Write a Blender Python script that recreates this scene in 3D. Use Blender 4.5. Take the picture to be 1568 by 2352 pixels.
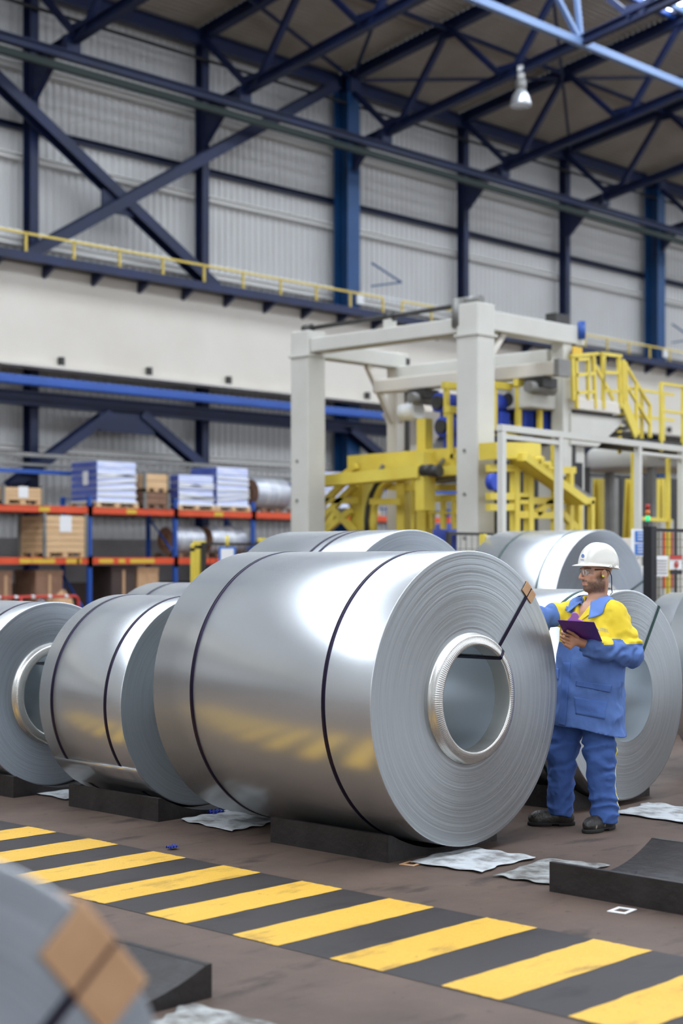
import bpy, math, random
import numpy as np
from mathutils import Vector, Matrix
from mathutils.bvhtree import BVHTree

for o in list(bpy.data.objects):
    bpy.data.objects.remove(o)
S = bpy.context.scene
C = S.collection
random.seed(7)
PI = math.pi

# ------------------------------------------------------------------ camera
FPX, HOR, CXP, CAMH = 3600.0, 1290.0, 784.0, 1.72      # photo calibration in 1568x2352 pixels
ANG = math.atan2(4221 - CXP, FPX)                      # view direction measured from the hall's long axis (+X)
cam = bpy.data.cameras.new('camera')
cam.sensor_fit = 'VERTICAL'
cam.sensor_height = 36.0
cam.sensor_width = 24.0
cam.lens = FPX / 2352 * 36
cam.shift_y = (HOR - 1176) / 2352
cam.clip_end = 400
cam.dof.use_dof = True
cam.dof.focus_distance = 9.7
cam.dof.aperture_fstop = 1.6
camo = bpy.data.objects.new('camera', cam)
camo.location = (0, 0, CAMH)
camo.rotation_euler = (PI / 2, 0, ANG - PI / 2)
C.objects.link(camo)
S.camera = camo

# ------------------------------------------------------------------ world, daylight, exposure
SKY_L = 6.5              # radiance of the daylit roof glazing
FILL_L, FILL_Z = 2.0, (4.0, 11.0)   # radiance and height range of the fill panes added behind the camera
w = bpy.data.worlds.new('overcast')
S.world = w
w.use_nodes = True
w.node_tree.nodes['Background'].inputs[0].default_value = (0.82, 0.91, 1.0, 1)
w.node_tree.nodes['Background'].inputs[1].default_value = 1.0
S.view_settings.view_transform = 'Standard'
S.view_settings.look = 'None'
S.view_settings.gamma = 1.0
S.view_settings.use_curve_mapping = False
S.view_settings.exposure = 0.0

# ------------------------------------------------------------------ pixel -> place
FV = (math.cos(ANG), math.sin(ANG))
RV = (math.sin(ANG), -math.cos(ANG))
def P(px, py, X=None, Y=None, z=None, d=None):
    t = (px - CXP) / FPX
    s = (HOR - py) / FPX
    D = Vector((FV[0] + t * RV[0], FV[1] + t * RV[1], s))
    if X is not None: k = X / D.x
    elif Y is not None: k = Y / D.y
    elif z is not None: k = (z - CAMH) / D.z
    else: k = d
    return D * k + Vector((0, 0, CAMH))

# ------------------------------------------------------------------ materials
def lin(c):
    if isinstance(c, str):
        c = [int(c[i:i + 2], 16) / 255 for i in (0, 2, 4)]
    return tuple((x / 12.92 if x <= .04045 else ((x + .055) / 1.055) ** 2.4) for x in c) + (1,)
MATS = {}
def mat(name, col, rough=.5, metal=0.0, col2=None, nscale=3.0, stretch=(1, 1, 1), bump=0.0, bscale=None, spec=.5,
        rvar=0.0, lo=.35, hi=.65, detail=5, emit=None, alpha=None, coat=0.0):
    m = bpy.data.materials.new(name)
    m.use_nodes = True
    nt = m.node_tree
    b = nt.nodes['Principled BSDF']
    b.inputs['Roughness'].default_value = rough
    b.inputs['Metallic'].default_value = metal
    b.inputs['Specular IOR Level'].default_value = spec
    b.inputs['Base Color'].default_value = lin(col)
    if coat: b.inputs['Coat Weight'].default_value = coat
    if emit:
        b.inputs['Emission Color'].default_value = lin(emit[0])
        b.inputs['Emission Strength'].default_value = emit[1]
    if col2 or bump or rvar:
        tc = nt.nodes.new('ShaderNodeTexCoord')
        mp = nt.nodes.new('ShaderNodeMapping')
        mp.inputs['Scale'].default_value = stretch
        nt.links.new(tc.outputs['Object'], mp.inputs[0])
        n = nt.nodes.new('ShaderNodeTexNoise')
        n.inputs['Scale'].default_value = nscale
        n.inputs['Detail'].default_value = detail
        n.inputs['Roughness'].default_value = .6
        nt.links.new(mp.outputs[0], n.inputs['Vector'])
        if col2:
            r = nt.nodes.new('ShaderNodeValToRGB')
            r.color_ramp.elements[0].position = lo
            r.color_ramp.elements[1].position = hi
            r.color_ramp.elements[0].color = lin(col)
            r.color_ramp.elements[1].color = lin(col2)
            nt.links.new(n.outputs[0], r.inputs[0])
            nt.links.new(r.outputs[0], b.inputs['Base Color'])
        if rvar:
            mr = nt.nodes.new('ShaderNodeMapRange')
            mr.inputs['To Min'].default_value = rough - rvar
            mr.inputs['To Max'].default_value = rough + rvar
            mr.inputs['From Min'].default_value = .3
            mr.inputs['From Max'].default_value = .7
            nt.links.new(n.outputs[0], mr.inputs[0])
            nt.links.new(mr.outputs[0], b.inputs['Roughness'])
        if bump:
            n2 = n
            if bscale:
                n2 = nt.nodes.new('ShaderNodeTexNoise')
                n2.inputs['Scale'].default_value = bscale
                n2.inputs['Detail'].default_value = 4
                nt.links.new(mp.outputs[0], n2.inputs['Vector'])
            bp = nt.nodes.new('ShaderNodeBump')
            bp.inputs['Strength'].default_value = bump
            bp.inputs['Distance'].default_value = .02
            nt.links.new(n2.outputs[0], bp.inputs['Height'])
            nt.links.new(bp.outputs[0], b.inputs['Normal'])
    MATS[name] = m
    return m

mat('navy', '10204a', .5, col2='0d1938', nscale=.8)
mat('steelblue', '174a7e', .45, col2='133f6c', nscale=.6)
mat('midblue', '2a56a8', .4, col2='244b96', nscale=.8)
mat('royal', '2e4fc4', .5, col2='2740a6', nscale=2)
mat('green', '1c2b25', .6)
mat('cladding', 'cdccc9', .5, col2='c2c0bc', nscale=.35, stretch=(1, 1, .25))
mat('girt', 'e8e6e2', .45)
mat('deck', 'b3a99c', .6, col2='a39989', nscale=.5)
mat('cream', 'd9d2c6', .5, col2='d0c8ba', nscale=.25)
mat('frame_white', 'cdcbc2', .55, col2='c3c0b6', nscale=.7)
mat('machine_yellow', 'e4cf58', .45, col2='d9bf48', nscale=1.5)
mat('rail_yellow', 'd8bd58', .5)
mat('darkmetal', '2a2927', .5, col2='3a3733', nscale=3)
mat('greymetal', '8a8884', .45, metal=.3, col2='7b7974', nscale=2)
mat('orange', 'e0552c', .45, col2='d24a25', nscale=1.5)
mat('rackblue', '1f4c9c', .45)
mat('wood', 'dfba8e', .65, col2='d0a87a', nscale=4, stretch=(.4, 1, 6))
mat('woodbrown', '8e6a52', .7, col2='7d5b46', nscale=3)
mat('card', 'c79f78', .75, col2='b98f68', nscale=9, lo=.3, hi=.7)
mat('film_white', 'dcdff2', .25, col2='bfc8ee', nscale=2.2, stretch=(1, 1, 5), spec=.7)
mat('film_blue', '5b6bb4', .3, col2='3b4a94', nscale=1.5, spec=.6)
mat('film_silver', 'd4d6db', .28, metal=.35, col2='b9bcc4', nscale=3)
mat('paper', 'e6e4e2', .7)
mat('paper_floor', 'c3c6c7', .6, col2='77736f', nscale=7, lo=.44, hi=.66, bump=.6, bscale=14, detail=9)
mat('paper_dirty', 'a9aba8', .6, col2='5d5852', nscale=9, lo=.36, hi=.62, bump=.8, bscale=16, detail=9)
mat('blacksteel', '181413', .55, col2='26201e', nscale=6, bump=.25, bscale=20, rvar=.12)
mat('strap', '1d1430', .32, metal=.6)
mat('strap_green', '24473f', .4, metal=.5)
mat('scrap_blue', '2d3f9e', .5)
mat('red', 'c23b30', .5)
mat('white', 'e8e8e6', .5)
mat('signblue', '2d6fc0', .5)
mat('black', '15151a', .5)
mat('conc_wall', '8c8785', .8, col2='7f7977', nscale=1)
mat('brownwall', '483833', .8, col2='3c2f2c', nscale=1)
mat('offwall', 'c4c3c0', .7)
mat('glasslamp', 'd6d8da', .2, metal=.6)

def floor_mat(name, cA, cB, cC, rough, sc=1.3, bump=.12, wear=None):
    """worn concrete or paint: two mixed tones, broad scuffs and sparse dark spots"""
    m = bpy.data.materials.new(name); m.use_nodes = True
    nt = m.node_tree; b = nt.nodes['Principled BSDF']; b.inputs['Specular IOR Level'].default_value = .3
    tc = nt.nodes.new('ShaderNodeTexCoord')
    def noise(scale, detail, st=(1, 1, 1), rg=.6):
        mp = nt.nodes.new('ShaderNodeMapping'); mp.inputs['Scale'].default_value = st
        nt.links.new(tc.outputs['Object'], mp.inputs[0])
        n = nt.nodes.new('ShaderNodeTexNoise'); n.inputs['Scale'].default_value = scale
        n.inputs['Detail'].default_value = detail; n.inputs['Roughness'].default_value = rg
        nt.links.new(mp.outputs[0], n.inputs['Vector']); return n
    def ramp(n, a, c, ca, cb):
        r = nt.nodes.new('ShaderNodeValToRGB')
        r.color_ramp.elements[0].position = a; r.color_ramp.elements[1].position = c
        r.color_ramp.elements[0].color = ca; r.color_ramp.elements[1].color = cb
        nt.links.new(n.outputs[0], r.inputs[0]); return r
    def mixc(fac, a, c, mode='MIX'):
        x = nt.nodes.new('ShaderNodeMix'); x.data_type = 'RGBA'; x.blend_type = mode
        if isinstance(fac, float): x.inputs[0].default_value = fac
        else: nt.links.new(fac, x.inputs[0])
        for s, v in ((6, a), (7, c)):
            if isinstance(v, tuple): x.inputs[s].default_value = v
            else: nt.links.new(v, x.inputs[s])
        return x.outputs[2]
    n1 = noise(sc, 8)
    base = ramp(n1, .3, .7, lin(cA), lin(cB)).outputs[0]
    n2 = noise(sc * 2.2, 6, (.6, 1.6, 1))
    k2 = ramp(n2, .56, .72, (0, 0, 0, 1), (1, 1, 1, 1)).outputs[0]
    base = mixc(k2, base, lin(cC))
    n3 = noise(sc * 11, 3)
    k3 = ramp(n3, .66, .74, (0, 0, 0, 1), (.75, .75, .75, 1)).outputs[0]
    base = mixc(k3, base, lin(cC))
    n4 = noise(120, 2)
    g = ramp(n4, .2, .8, (.82, .82, .82, 1), (1.1, 1.1, 1.1, 1)).outputs[0]
    base = mixc(1.0, base, g, 'MULTIPLY')
    if wear:
        nw = noise(.9, 5, (1, 1, 1), .55)
        kw = ramp(nw, .70, .78, (0, 0, 0, 1), (.55, .55, .55, 1)).outputs[0]
        base = mixc(kw, base, lin(wear))
    nt.links.new(base, b.inputs['Base Color'])
    mr = nt.nodes.new('ShaderNodeMapRange'); mr.inputs['To Min'].default_value = rough - .12; mr.inputs['To Max'].default_value = rough + .15
    nt.links.new(n1.outputs[0], mr.inputs[0]); nt.links.new(mr.outputs[0], b.inputs['Roughness'])
    bp = nt.nodes.new('ShaderNodeBump'); bp.inputs['Strength'].default_value = bump; bp.inputs['Distance'].default_value = .01
    nt.links.new(n3.outputs[0], bp.inputs['Height']); nt.links.new(bp.outputs[0], b.inputs['Normal'])
    MATS[name] = m
floor_mat('concrete', '67554a', '52453d', '332b27', .62, wear='8a6440')
floor_mat('paint_yellow', 'dcae45', 'd6a63e', '9c7d38', .55, sc=1.9, bump=.05)
floor_mat('paint_black', '322d2d', '3b3635', '272323', .55, sc=1.5, bump=.05)

def steel_mat(name, base, rough, kind):
    """kind 'body': rolled sheet, scratches run round the coil (axis = object Y);
       kind 'face': edges of the wraps, fine concentric rings with circular grain"""
    m = bpy.data.materials.new(name); m.use_nodes = True
    nt = m.node_tree; b = nt.nodes['Principled BSDF']; L = nt.links.new
    b.inputs['Metallic'].default_value = 1.0
    tc = nt.nodes.new('ShaderNodeTexCoord')
    sp = nt.nodes.new('ShaderNodeSeparateXYZ'); L(tc.outputs['Object'], sp.inputs[0])
    def math_(op, a, c=None):
        x = nt.nodes.new('ShaderNodeMath'); x.operation = op
        for i, v in enumerate((a, c)):
            if v is None: continue
            if isinstance(v, (int, float)): x.inputs[i].default_value = v
            else: L(v, x.inputs[i])
        return x.outputs[0]
    if kind == 'face':
        r2 = math_('ADD', math_('MULTIPLY', sp.outputs[0], sp.outputs[0]), math_('MULTIPLY', sp.outputs[2], sp.outputs[2]))
        rad = math_('SQRT', r2)
        cb = nt.nodes.new('ShaderNodeCombineXYZ')
        L(rad, cb.inputs[0])
        L(math_('MULTIPLY', sp.outputs[0], .006), cb.inputs[1]); L(math_('MULTIPLY', sp.outputs[2], .006), cb.inputs[2])
        vec = cb.outputs[0]; sc = 240
    else:
        cb = nt.nodes.new('ShaderNodeCombineXYZ')
        L(sp.outputs[1], cb.inputs[0])
        L(math_('MULTIPLY', sp.outputs[0], .06), cb.inputs[1]); L(math_('MULTIPLY', sp.outputs[2], .06), cb.inputs[2])
        vec = cb.outputs[0]; sc = 45
    n = nt.nodes.new('ShaderNodeTexNoise'); n.inputs['Scale'].default_value = sc
    n.inputs['Detail'].default_value = 4; n.inputs['Roughness'].default_value = .7
    L(vec, n.inputs['Vector'])
    bb = lin(base)
    k = .76 if kind == 'face' else .985
    r = nt.nodes.new('ShaderNodeValToRGB')
    r.color_ramp.elements[0].position = .28; r.color_ramp.elements[1].position = .66
    r.color_ramp.elements[0].color = tuple(x * k for x in bb[:3]) + (1,)
    r.color_ramp.elements[1].color = bb
    L(n.outputs[0], r.inputs[0]); L(r.outputs[0], b.inputs['Base Color'])
    mr = nt.nodes.new('ShaderNodeMapRange')
    mr.inputs['From Min'].default_value = .3; mr.inputs['From Max'].default_value = .7
    dv = .05 if kind == 'face' else .006
    mr.inputs['To Min'].default_value = rough + dv; mr.inputs['To Max'].default_value = rough - dv
    L(n.outputs[0], mr.inputs[0]); L(mr.outputs[0], b.inputs['Roughness'])
    bp = nt.nodes.new('ShaderNodeBump')
    bp.inputs['Strength'].default_value = .14 if kind == 'face' else .002
    bp.inputs['Distance'].default_value = .004
    L(n.outputs[0], bp.inputs['Height'])
    if kind == 'face': L(bp.outputs[0], b.inputs['Normal'])
    if kind == 'face':
        b.inputs['Anisotropic'].default_value = .75
        tg = nt.nodes.new('ShaderNodeTangent'); tg.direction_type = 'RADIAL'; tg.axis = 'Y'
        L(tg.outputs[0], b.inputs['Tangent'])
    # galvanised sheet also scatters widely: a second, matt metal lobe
    g2 = nt.nodes.new('ShaderNodeBsdfAnisotropic'); g2.inputs['Roughness'].default_value = .68
    L(r.outputs[0], g2.inputs['Color'])
    if kind == 'face': L(bp.outputs[0], g2.inputs['Normal'])
    mx_ = nt.nodes.new('ShaderNodeMixShader'); mx_.inputs[0].default_value = .24
    L(b.outputs[0], mx_.inputs[1]); L(g2.outputs[0], mx_.inputs[2]); L(mx_.outputs[0], nt.nodes['Material Output'].inputs[0])
    MATS[name] = m
steel_mat('steel_body', 'd3d6d8', .25, 'body')
steel_mat('steel_face', 'b8bdbf', .40, 'face')
steel_mat('steel_face_dull', 'aeb4ba', .55, 'face')
steel_mat('steel_bore', 'd3dade', .36, 'body')
steel_mat('steel_collar', 'dad8d2', .25, 'face')

# ------------------------------------------------------------------ mesh helpers
class MB:
    def __init__(s): s.v = []; s.f = []; s.sm = []
    def add(s, vs, fs, smooth=False):
        o = len(s.v)
        s.v += [tuple(v) for v in vs]
        s.f += [tuple(i + o for i in f) for f in fs]
        s.sm += [smooth] * len(fs)
        return s
    def box(s, x0, x1, y0, y1, z0, z1):
        vs = [(x, y, z) for x in (x0, x1) for y in (y0, y1) for z in (z0, z1)]
        return s.add(vs, [(0, 1, 3, 2), (4, 6, 7, 5), (0, 4, 5, 1), (2, 3, 7, 6), (0, 2, 6, 4), (1, 5, 7, 3)])
    def cbox(s, c, dx, dy, dz):
        return s.box(c[0] - dx / 2, c[0] + dx / 2, c[1] - dy / 2, c[1] + dy / 2, c[2] - dz / 2, c[2] + dz / 2)
    def frame(s, p, q, up=(0, 0, 1)):
        p = Vector(p); q = Vector(q); t = (q - p).normalized()
        u = Vector(up)
        if abs(t.dot(u)) > .98: u = Vector((1, 0, 0))
        a = t.cross(u).normalized(); b = a.cross(t).normalized()
        return p, q, a, b
    def beam(s, p, q, w, h, up=(0, 0, 1)):
        p, q, a, b = s.frame(p, q, up)
        vs = []
        for e in (p, q):
            vs += [e - a * w / 2 - b * h / 2, e + a * w / 2 - b * h / 2, e + a * w / 2 + b * h / 2, e - a * w / 2 + b * h / 2]
        return s.add(vs, [(0, 1, 2, 3), (7, 6, 5, 4), (0, 4, 5, 1), (1, 5, 6, 2), (2, 6, 7, 3), (3, 7, 4, 0)])
    def prof(s, p, q, pts, up=(0, 0, 1), smooth=False):
        """extrude a closed 2-D profile (across, up) from p to q"""
        p, q, a, b = s.frame(p, q, up); n = len(pts)
        vs = [e + a * x + b * y for e in (p, q) for x, y in pts]
        fs = [tuple(range(n - 1, -1, -1)), tuple(range(n, 2 * n))]
        fs += [(i, (i + 1) % n, n + (i + 1) % n, n + i) for i in range(n)]
        return s.add(vs, fs, smooth)
    def ibeam(s, p, q, w, h, t=.03, up=(0, 0, 1)):
        W, H, T = w / 2, h / 2, t
        pts = [(-W, -H), (W, -H), (W, -H + T), (T / 2, -H + T), (T / 2, H - T), (W, H - T), (W, H), (-W, H), (-W, H - T), (-T / 2, H - T), (-T / 2, -H + T), (-W, -H + T)]
        return s.prof(p, q, pts, up)
    def tube(s, path, r, n=10, closed=False):
        path = [Vector(p) for p in path]; m = len(path); vs = []; u = None
        for i, p in enumerate(path):
            a = path[(i + 1) % m] if (closed or i < m - 1) else p
            b = path[i - 1] if (closed or i > 0) else p
            t = (a - b).normalized()
            if u is None:
                u = t.orthogonal().normalized()
            u = (u - t * u.dot(t)).normalized(); v = t.cross(u)
            rr = r[i] if isinstance(r, (list, tuple)) else r
            vs += [p + (u * math.cos(2 * PI * k / n) + v * math.sin(2 * PI * k / n)) * rr for k in range(n)]
        fs = []
        for i in range(m if closed else m - 1):
            j = (i + 1) % m
            fs += [(i * n + k, i * n + (k + 1) % n, j * n + (k + 1) % n, j * n + k) for k in range(n)]
        s.add(vs, fs, True)
        if not closed:
            o = len(s.v) - len(vs)
            s.f += [tuple(o + k for k in range(n - 1, -1, -1)), tuple(o + (m - 1) * n + k for k in range(n))]; s.sm += [False, False]
        return s
    def cyl(s, p, q, r, n=20, r2=None):
        return s.tube([p, q], [r, r if r2 is None else r2], n)
    def lathe(s, prof, axis='z', c=(0, 0, 0), n=48, smooth=True, rf=None, a0=0, a1=2 * PI):
        """prof: list of (radius, along)"""
        full = abs(a1 - a0 - 2 * PI) < 1e-6
        m = n if full else n + 1; vs = []
        for r, h in prof:
            for k in range(m):
                a = a0 + (a1 - a0) * k / n
                x, y = r * math.cos(a), r * math.sin(a)
                hh = h
                if axis == 'z': p = (c[0] + x, c[1] + y, c[2] + hh)
                elif axis == 'y': p = (c[0] + x, c[1] + hh, c[2] + y)
                else: p = (c[0] + hh, c[1] + x, c[2] + y)
                vs.append(p)
        fs = []
        for i in range(len(prof) - 1):
            for k in range(n):
                k2 = (k + 1) % m
                fs.append((i * m + k, i * m + k2, (i + 1) * m + k2, (i + 1) * m + k))
        return s.add(vs, fs, smooth)
    def grid(s, fn, nu, nv, smooth=True):
        vs = [fn(i / nu, j / nv) for i in range(nu + 1) for j in range(nv + 1)]
        fs = [(i * (nv + 1) + j, (i + 1) * (nv + 1) + j, (i + 1) * (nv + 1) + j + 1, i * (nv + 1) + j + 1) for i in range(nu) for j in range(nv)]
        return s.add(vs, fs, smooth)
    def mesh(s, name, off=(0, 0, 0)):
        me = bpy.data.meshes.new(name)
        me.from_pydata([(v[0] - off[0], v[1] - off[1], v[2] - off[2]) for v in s.v], [], s.f)
        me.polygons.foreach_set('use_smooth', s.sm)
        me.update()
        return me
    def build(s, name, m, parent=None, bevel=0, local=False, solid=0):
        """link as ONE mesh object; world coordinates are made relative to the parent unless local"""
        off = (0, 0, 0)
        if parent is not None and not local: off = wloc(parent)
        o = bpy.data.objects.new(name, s.mesh(name, off))
        o.data.materials.append(MATS[m] if isinstance(m, str) else m)
        C.objects.link(o)
        if parent is not None: o.parent = parent
        if solid:
            md = o.modifiers.new('solid', 'SOLIDIFY'); md.thickness = solid; md.offset = 0
        if bevel:
            md = o.modifiers.new('bevel', 'BEVEL'); md.width = bevel; md.segments = 2; md.limit_method = 'ANGLE'
        return o
def wloc(o):
    v = Vector((0, 0, 0))
    while o is not None:
        v += o.location; o = o.parent
    return v
def thing(name, label, cat, loc=(0, 0, 0), group=None, rz=0):
    o = bpy.data.objects.new(name, None); C.objects.link(o)
    o.empty_display_size = .1
    o.location = loc; o.rotation_euler = (0, 0, rz)
    return tag(o, label, cat, group)
def tag(o, label, cat, group=None):
    o['label'] = label; o['category'] = cat
    if group: o['group'] = group
    return o
def struct(name, loc=(0, 0, 0), o=None):
    if o is None:
        o = bpy.data.objects.new(name, None); C.objects.link(o); o.location = loc; o.empty_display_size = .1
    o['kind'] = 'structure'
    return o
def inst(name, me, parent, loc, rot=(0, 0, 0), m=None):
    o = bpy.data.objects.new(name, me); C.objects.link(o)
    o.parent = parent; o.location = Vector(loc) - wloc(parent); o.rotation_euler = rot
    return o
def copy_tree(o, parent=None):
    c = o.copy(); C.objects.link(c); c.parent = parent
    for ch in list(o.children): copy_tree(ch, c)
    return c
def B(*a): return MB().box(*a)
# ================================================================== THE HALL
X0, X1, Y0, YW = -24.0, 72.0, -12.0, 35.0
EAVE, SLOPE, RIDGE = 17.25, .157, 12.0
def roof_z(y): return EAVE + SLOPE * (YW - y if y >= RIDGE else (YW - RIDGE) - (RIDGE - y))
XC = [24.3 + 6 * k for k in range(-1, 7)]              # column and truss lines, every 6 m

# ---- floor with painted hazard band (bars lie across the band)
fl = MB().grid(lambda u, v: (X0 + (X1 - X0) * u, Y0 + (YW + .2 - Y0) * v, 0), 8, 6, False).build('floor', 'concrete')
struct('floor', o=fl)
def patch(x0, x1, y0, y1, z, j=.006):
    m = MB(); n = 14
    pts = []
    for a, b in (((x0, y0), (x1, y0)), ((x1, y0), (x1, y1)), ((x1, y1), (x0, y1)), ((x0, y1), (x0, y0))):
        for i in range(n):
            t = i / n
            pts.append((a[0] + (b[0] - a[0]) * t + random.uniform(-j, j), a[1] + (b[1] - a[1]) * t + random.uniform(-j, j), z))
    return m.add(pts, [tuple(range(len(pts)))])
YB = 6.60
band = patch(4.862, 5.955, -2.0, 12.4, .002).build('hazard_band', 'paint_black', fl)
for k in range(-9, 9):
    y1 = YB - .627 * k
    if y1 < 1.0: continue
    patch(4.868, 5.95, y1 - .305, y1, .004, .004).build('hazard_stripe', 'paint_yellow', fl)

# ---- long wall behind everything: concrete foot, corrugated sheets, girts
wb = struct('wall_back', (0, YW, 0))
def corr(wd, ht, pitch=.25, dep=.045):
    m = MB(); xs = []
    n = round(wd / pitch)
    for i in range(n):
        b = i * pitch
        xs += [(b, 0), (b + .07, 0), (b + .10, dep), (b + .22, dep)]
    xs.append((wd, 0))
    vs = [(x, -y, z) for x, y in xs for z in (0, ht)]
    m.add(vs, [(2 * i, 2 * i + 2, 2 * i + 3, 2 * i + 1) for i in range(len(xs) - 1)])
    return m
ZS = [2.35, 4.75, 8.2, 10.55, 12.45, 14.85, 17.3]
pan = []
for a, b in zip(ZS[:-1], ZS[1:]):
    me = corr(1.985, b - a - .02).mesh('cladding_panel'); me.materials.append(MATS['cladding']); pan.append(me)
for i in range(-2, 22):
    x = 18.3 + 2 * i
    for me, z in zip(pan, ZS[:-1]):
        inst('cladding_panel', me, wb, (x, YW + .05, z))
B(X0, 14.3, YW, YW + .1, 2.3, 17.4).build('plain_cladding', 'cladding', wb)
B(62.3, X1, YW, YW + .1, 2.3, 17.4).build('plain_cladding', 'cladding', wb)
B(X0, X1, YW - .02, YW + .2, 1.15, 2.35).build('concrete_foot', 'conc_wall', wb)
B(X0, X1, YW - .1, YW + .2, 0, 1.15).build('concrete_plinth', 'brownwall', wb)
for z, hh, mm in ((14.85, .17, 'girt'), (12.45, .17, 'girt'), (10.2, .2, 'girt'), (4.75, .16, 'girt'), (13.25, .16, 'navy'), (3.1, .16, 'girt')):
    g = MB().prof((X0, YW - .12, z), (X1, YW - .12, z), [(-.1, -hh / 2), (.1, -hh / 2), (.1, -hh / 2 + .02), (-.08, -hh / 2 + .02), (-.08, hh / 2 - .02), (.1, hh / 2 - .02), (.1, hh / 2), (-.1, hh / 2)])
    g.build('girt', mm, wb)
# other walls: only reflections and bounced light come from them
for nm, bx in (('wall_front', (X0, X1, Y0 - .2, Y0, 0, 17)), ('wall_left', (X0 - .2, X0, Y0, YW, 0, 22)), ('wall_right', (X1, X1 + .2, Y0, YW, 0, 22))):
    struct(nm, o=B(*bx).build(nm, 'offwall'))

# ---- ceiling: ribbed deck spanning from truss to truss, long roof lights on both slopes
ce = struct('ceiling', (0, 0, EAVE))
SK = [(18.2, 26.1), (-2.1, 5.8)]                       # roof-light strips (y from, y to)
def deckmesh(wd, ln):
    """ribs along x, panel runs down the slope along -y"""
    m = MB(); ys = []; n = max(1, round(wd / .2)); p = wd / n
    for i in range(n):
        b = i * p
        ys += [(b, 0), (b + p * .4, 0), (b + p * .5, .07), (b + p * .9, .07)]
    ys.append((wd, 0))
    vs = [(x, -y, dz + SLOPE * y) for y, dz in ys for x in (0, ln)]
    return m.add(vs, [(2 * i, 2 * i + 1, 2 * i + 3, 2 * i + 2) for i in range(len(ys) - 1)])
dk = deckmesh(2.225, 5.99).mesh('deck_panel'); dk.materials.append(MATS['deck'])
for k in range(-1, 8):
    for j in range(4):
        y = 35.0 - j * 2.225
        inst('deck_panel', dk, ce, (18.3 + 6 * k, y, roof_z(y)))
def roofslab(x0, x1, ya, yb, name, m, parent, dz=0):
    za, zb = roof_z(ya) + dz, roof_z(yb) + dz
    return MB().add([(x0, ya, za), (x1, ya, za), (x1, yb, zb), (x0, yb, zb), (x0, ya, za + .1), (x1, ya, za + .1), (x1, yb, zb + .1), (x0, yb, zb + .1)],
                    [(0, 3, 2, 1), (4, 5, 6, 7), (0, 1, 5, 4), (1, 2, 6, 5), (2, 3, 7, 6), (3, 0, 4, 7)]).build(name, m, parent)
roofslab(X0, 12.3, 26.1, 35.2, 'deck_field', 'deck', ce)
roofslab(66.3, X1, 26.1, 35.2, 'deck_field', 'deck', ce)
roofslab(X0, X1, RIDGE, 18.2, 'deck_field', 'deck', ce)
roofslab(X0, X1, 5.8, RIDGE, 'deck_field', 'deck', ce)
roofslab(X0, X1, Y0, -2.1, 'deck_field', 'deck', ce)
mat('daylight_pane', 'e8f1ff', .3, emit=('e9f3ff', SKY_L)); mat('side_fill_glow', 'e8f1ff', .3, emit=('eef3fb', FILL_L))
for n, (ya, yb) in enumerate(SK):
    wd = struct('window_%d' % (n + 1), (0, ya, roof_z(ya)))
    x = X0
    while x < X1 - .1:
        roofslab(x + .06, min(x + 5.94, X1), ya, yb, 'pane', 'daylight_pane', wd, .02)
        za, zb = roof_z(ya), roof_z(yb)
        MB().beam((x, ya, za), (x, yb, zb), .14, .2).build('glazing_bar', 'navy', wd)
        x += 6.0
    for yy in (ya, yb):
        MB().beam((X0, yy, roof_z(yy)), (X1, yy, roof_z(yy)), .16, .24).build('glazing_curb', 'midblue', wd)

# unseen glowing panes added to the camera-side wall as fill light
wd = struct('window_3', (0, Y0, FILL_Z[0]))
x = X0
while x < X1 - .1:
    B(x + .1, x + 5.9, Y0 + .02, Y0 + .05, FILL_Z[0], FILL_Z[1]).build('pane', 'side_fill_glow', wd)
    B(x - .1, x + .1, Y0 + .0, Y0 + .12, FILL_Z[0], FILL_Z[1]).build('added_mullion', 'girt', wd)
    x += 6.0

# ---- wall columns: slim ones, and a stout one every third line
for k, x in enumerate(XC):
    big = (k % 3 == 0)                                # lines 18.3, 36.3, 54.3
    if big:
        t = thing('steel_column', 'stout blue steel column against the ribbed wall', 'column', (x, 34.4, 0), 'stout blue wall columns')
        MB().ibeam((x, 34.42, 0), (x, 34.42, 17.0), .56, .62, .04, (0, 1, 0)).build('shaft', 'steelblue', t)
        B(x - .25, x + .25, 34.03, 34.1, 16.6, 17.1).build('cap_plate', 'navy', t)
    else:
        t = thing('steel_column', 'slim navy steel column against the ribbed wall', 'column', (x, 34.5, 0), 'slim navy wall columns')
        MB().ibeam((x, 34.55, 0), (x, 34.55, 17.0), .26, .34, .03, (0, 1, 0)).build('shaft', 'navy', t)
    # haunch bracket carrying the truss heel
    pr = [(0, 0), (0, -1.0), (-1.0, -.05), (-1.0, 0)]
    MB().add([(x + s, 34.4 + a * .9, 14.75 + b * .9) for s in (-.09, .09) for a, b in pr], [(0, 1, 2, 3), (7, 6, 5, 4), (0, 4, 5, 1), (1, 5, 6, 2), (2, 6, 7, 3), (3, 7, 4, 0)]).build('haunch', 'navy', t)
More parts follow.
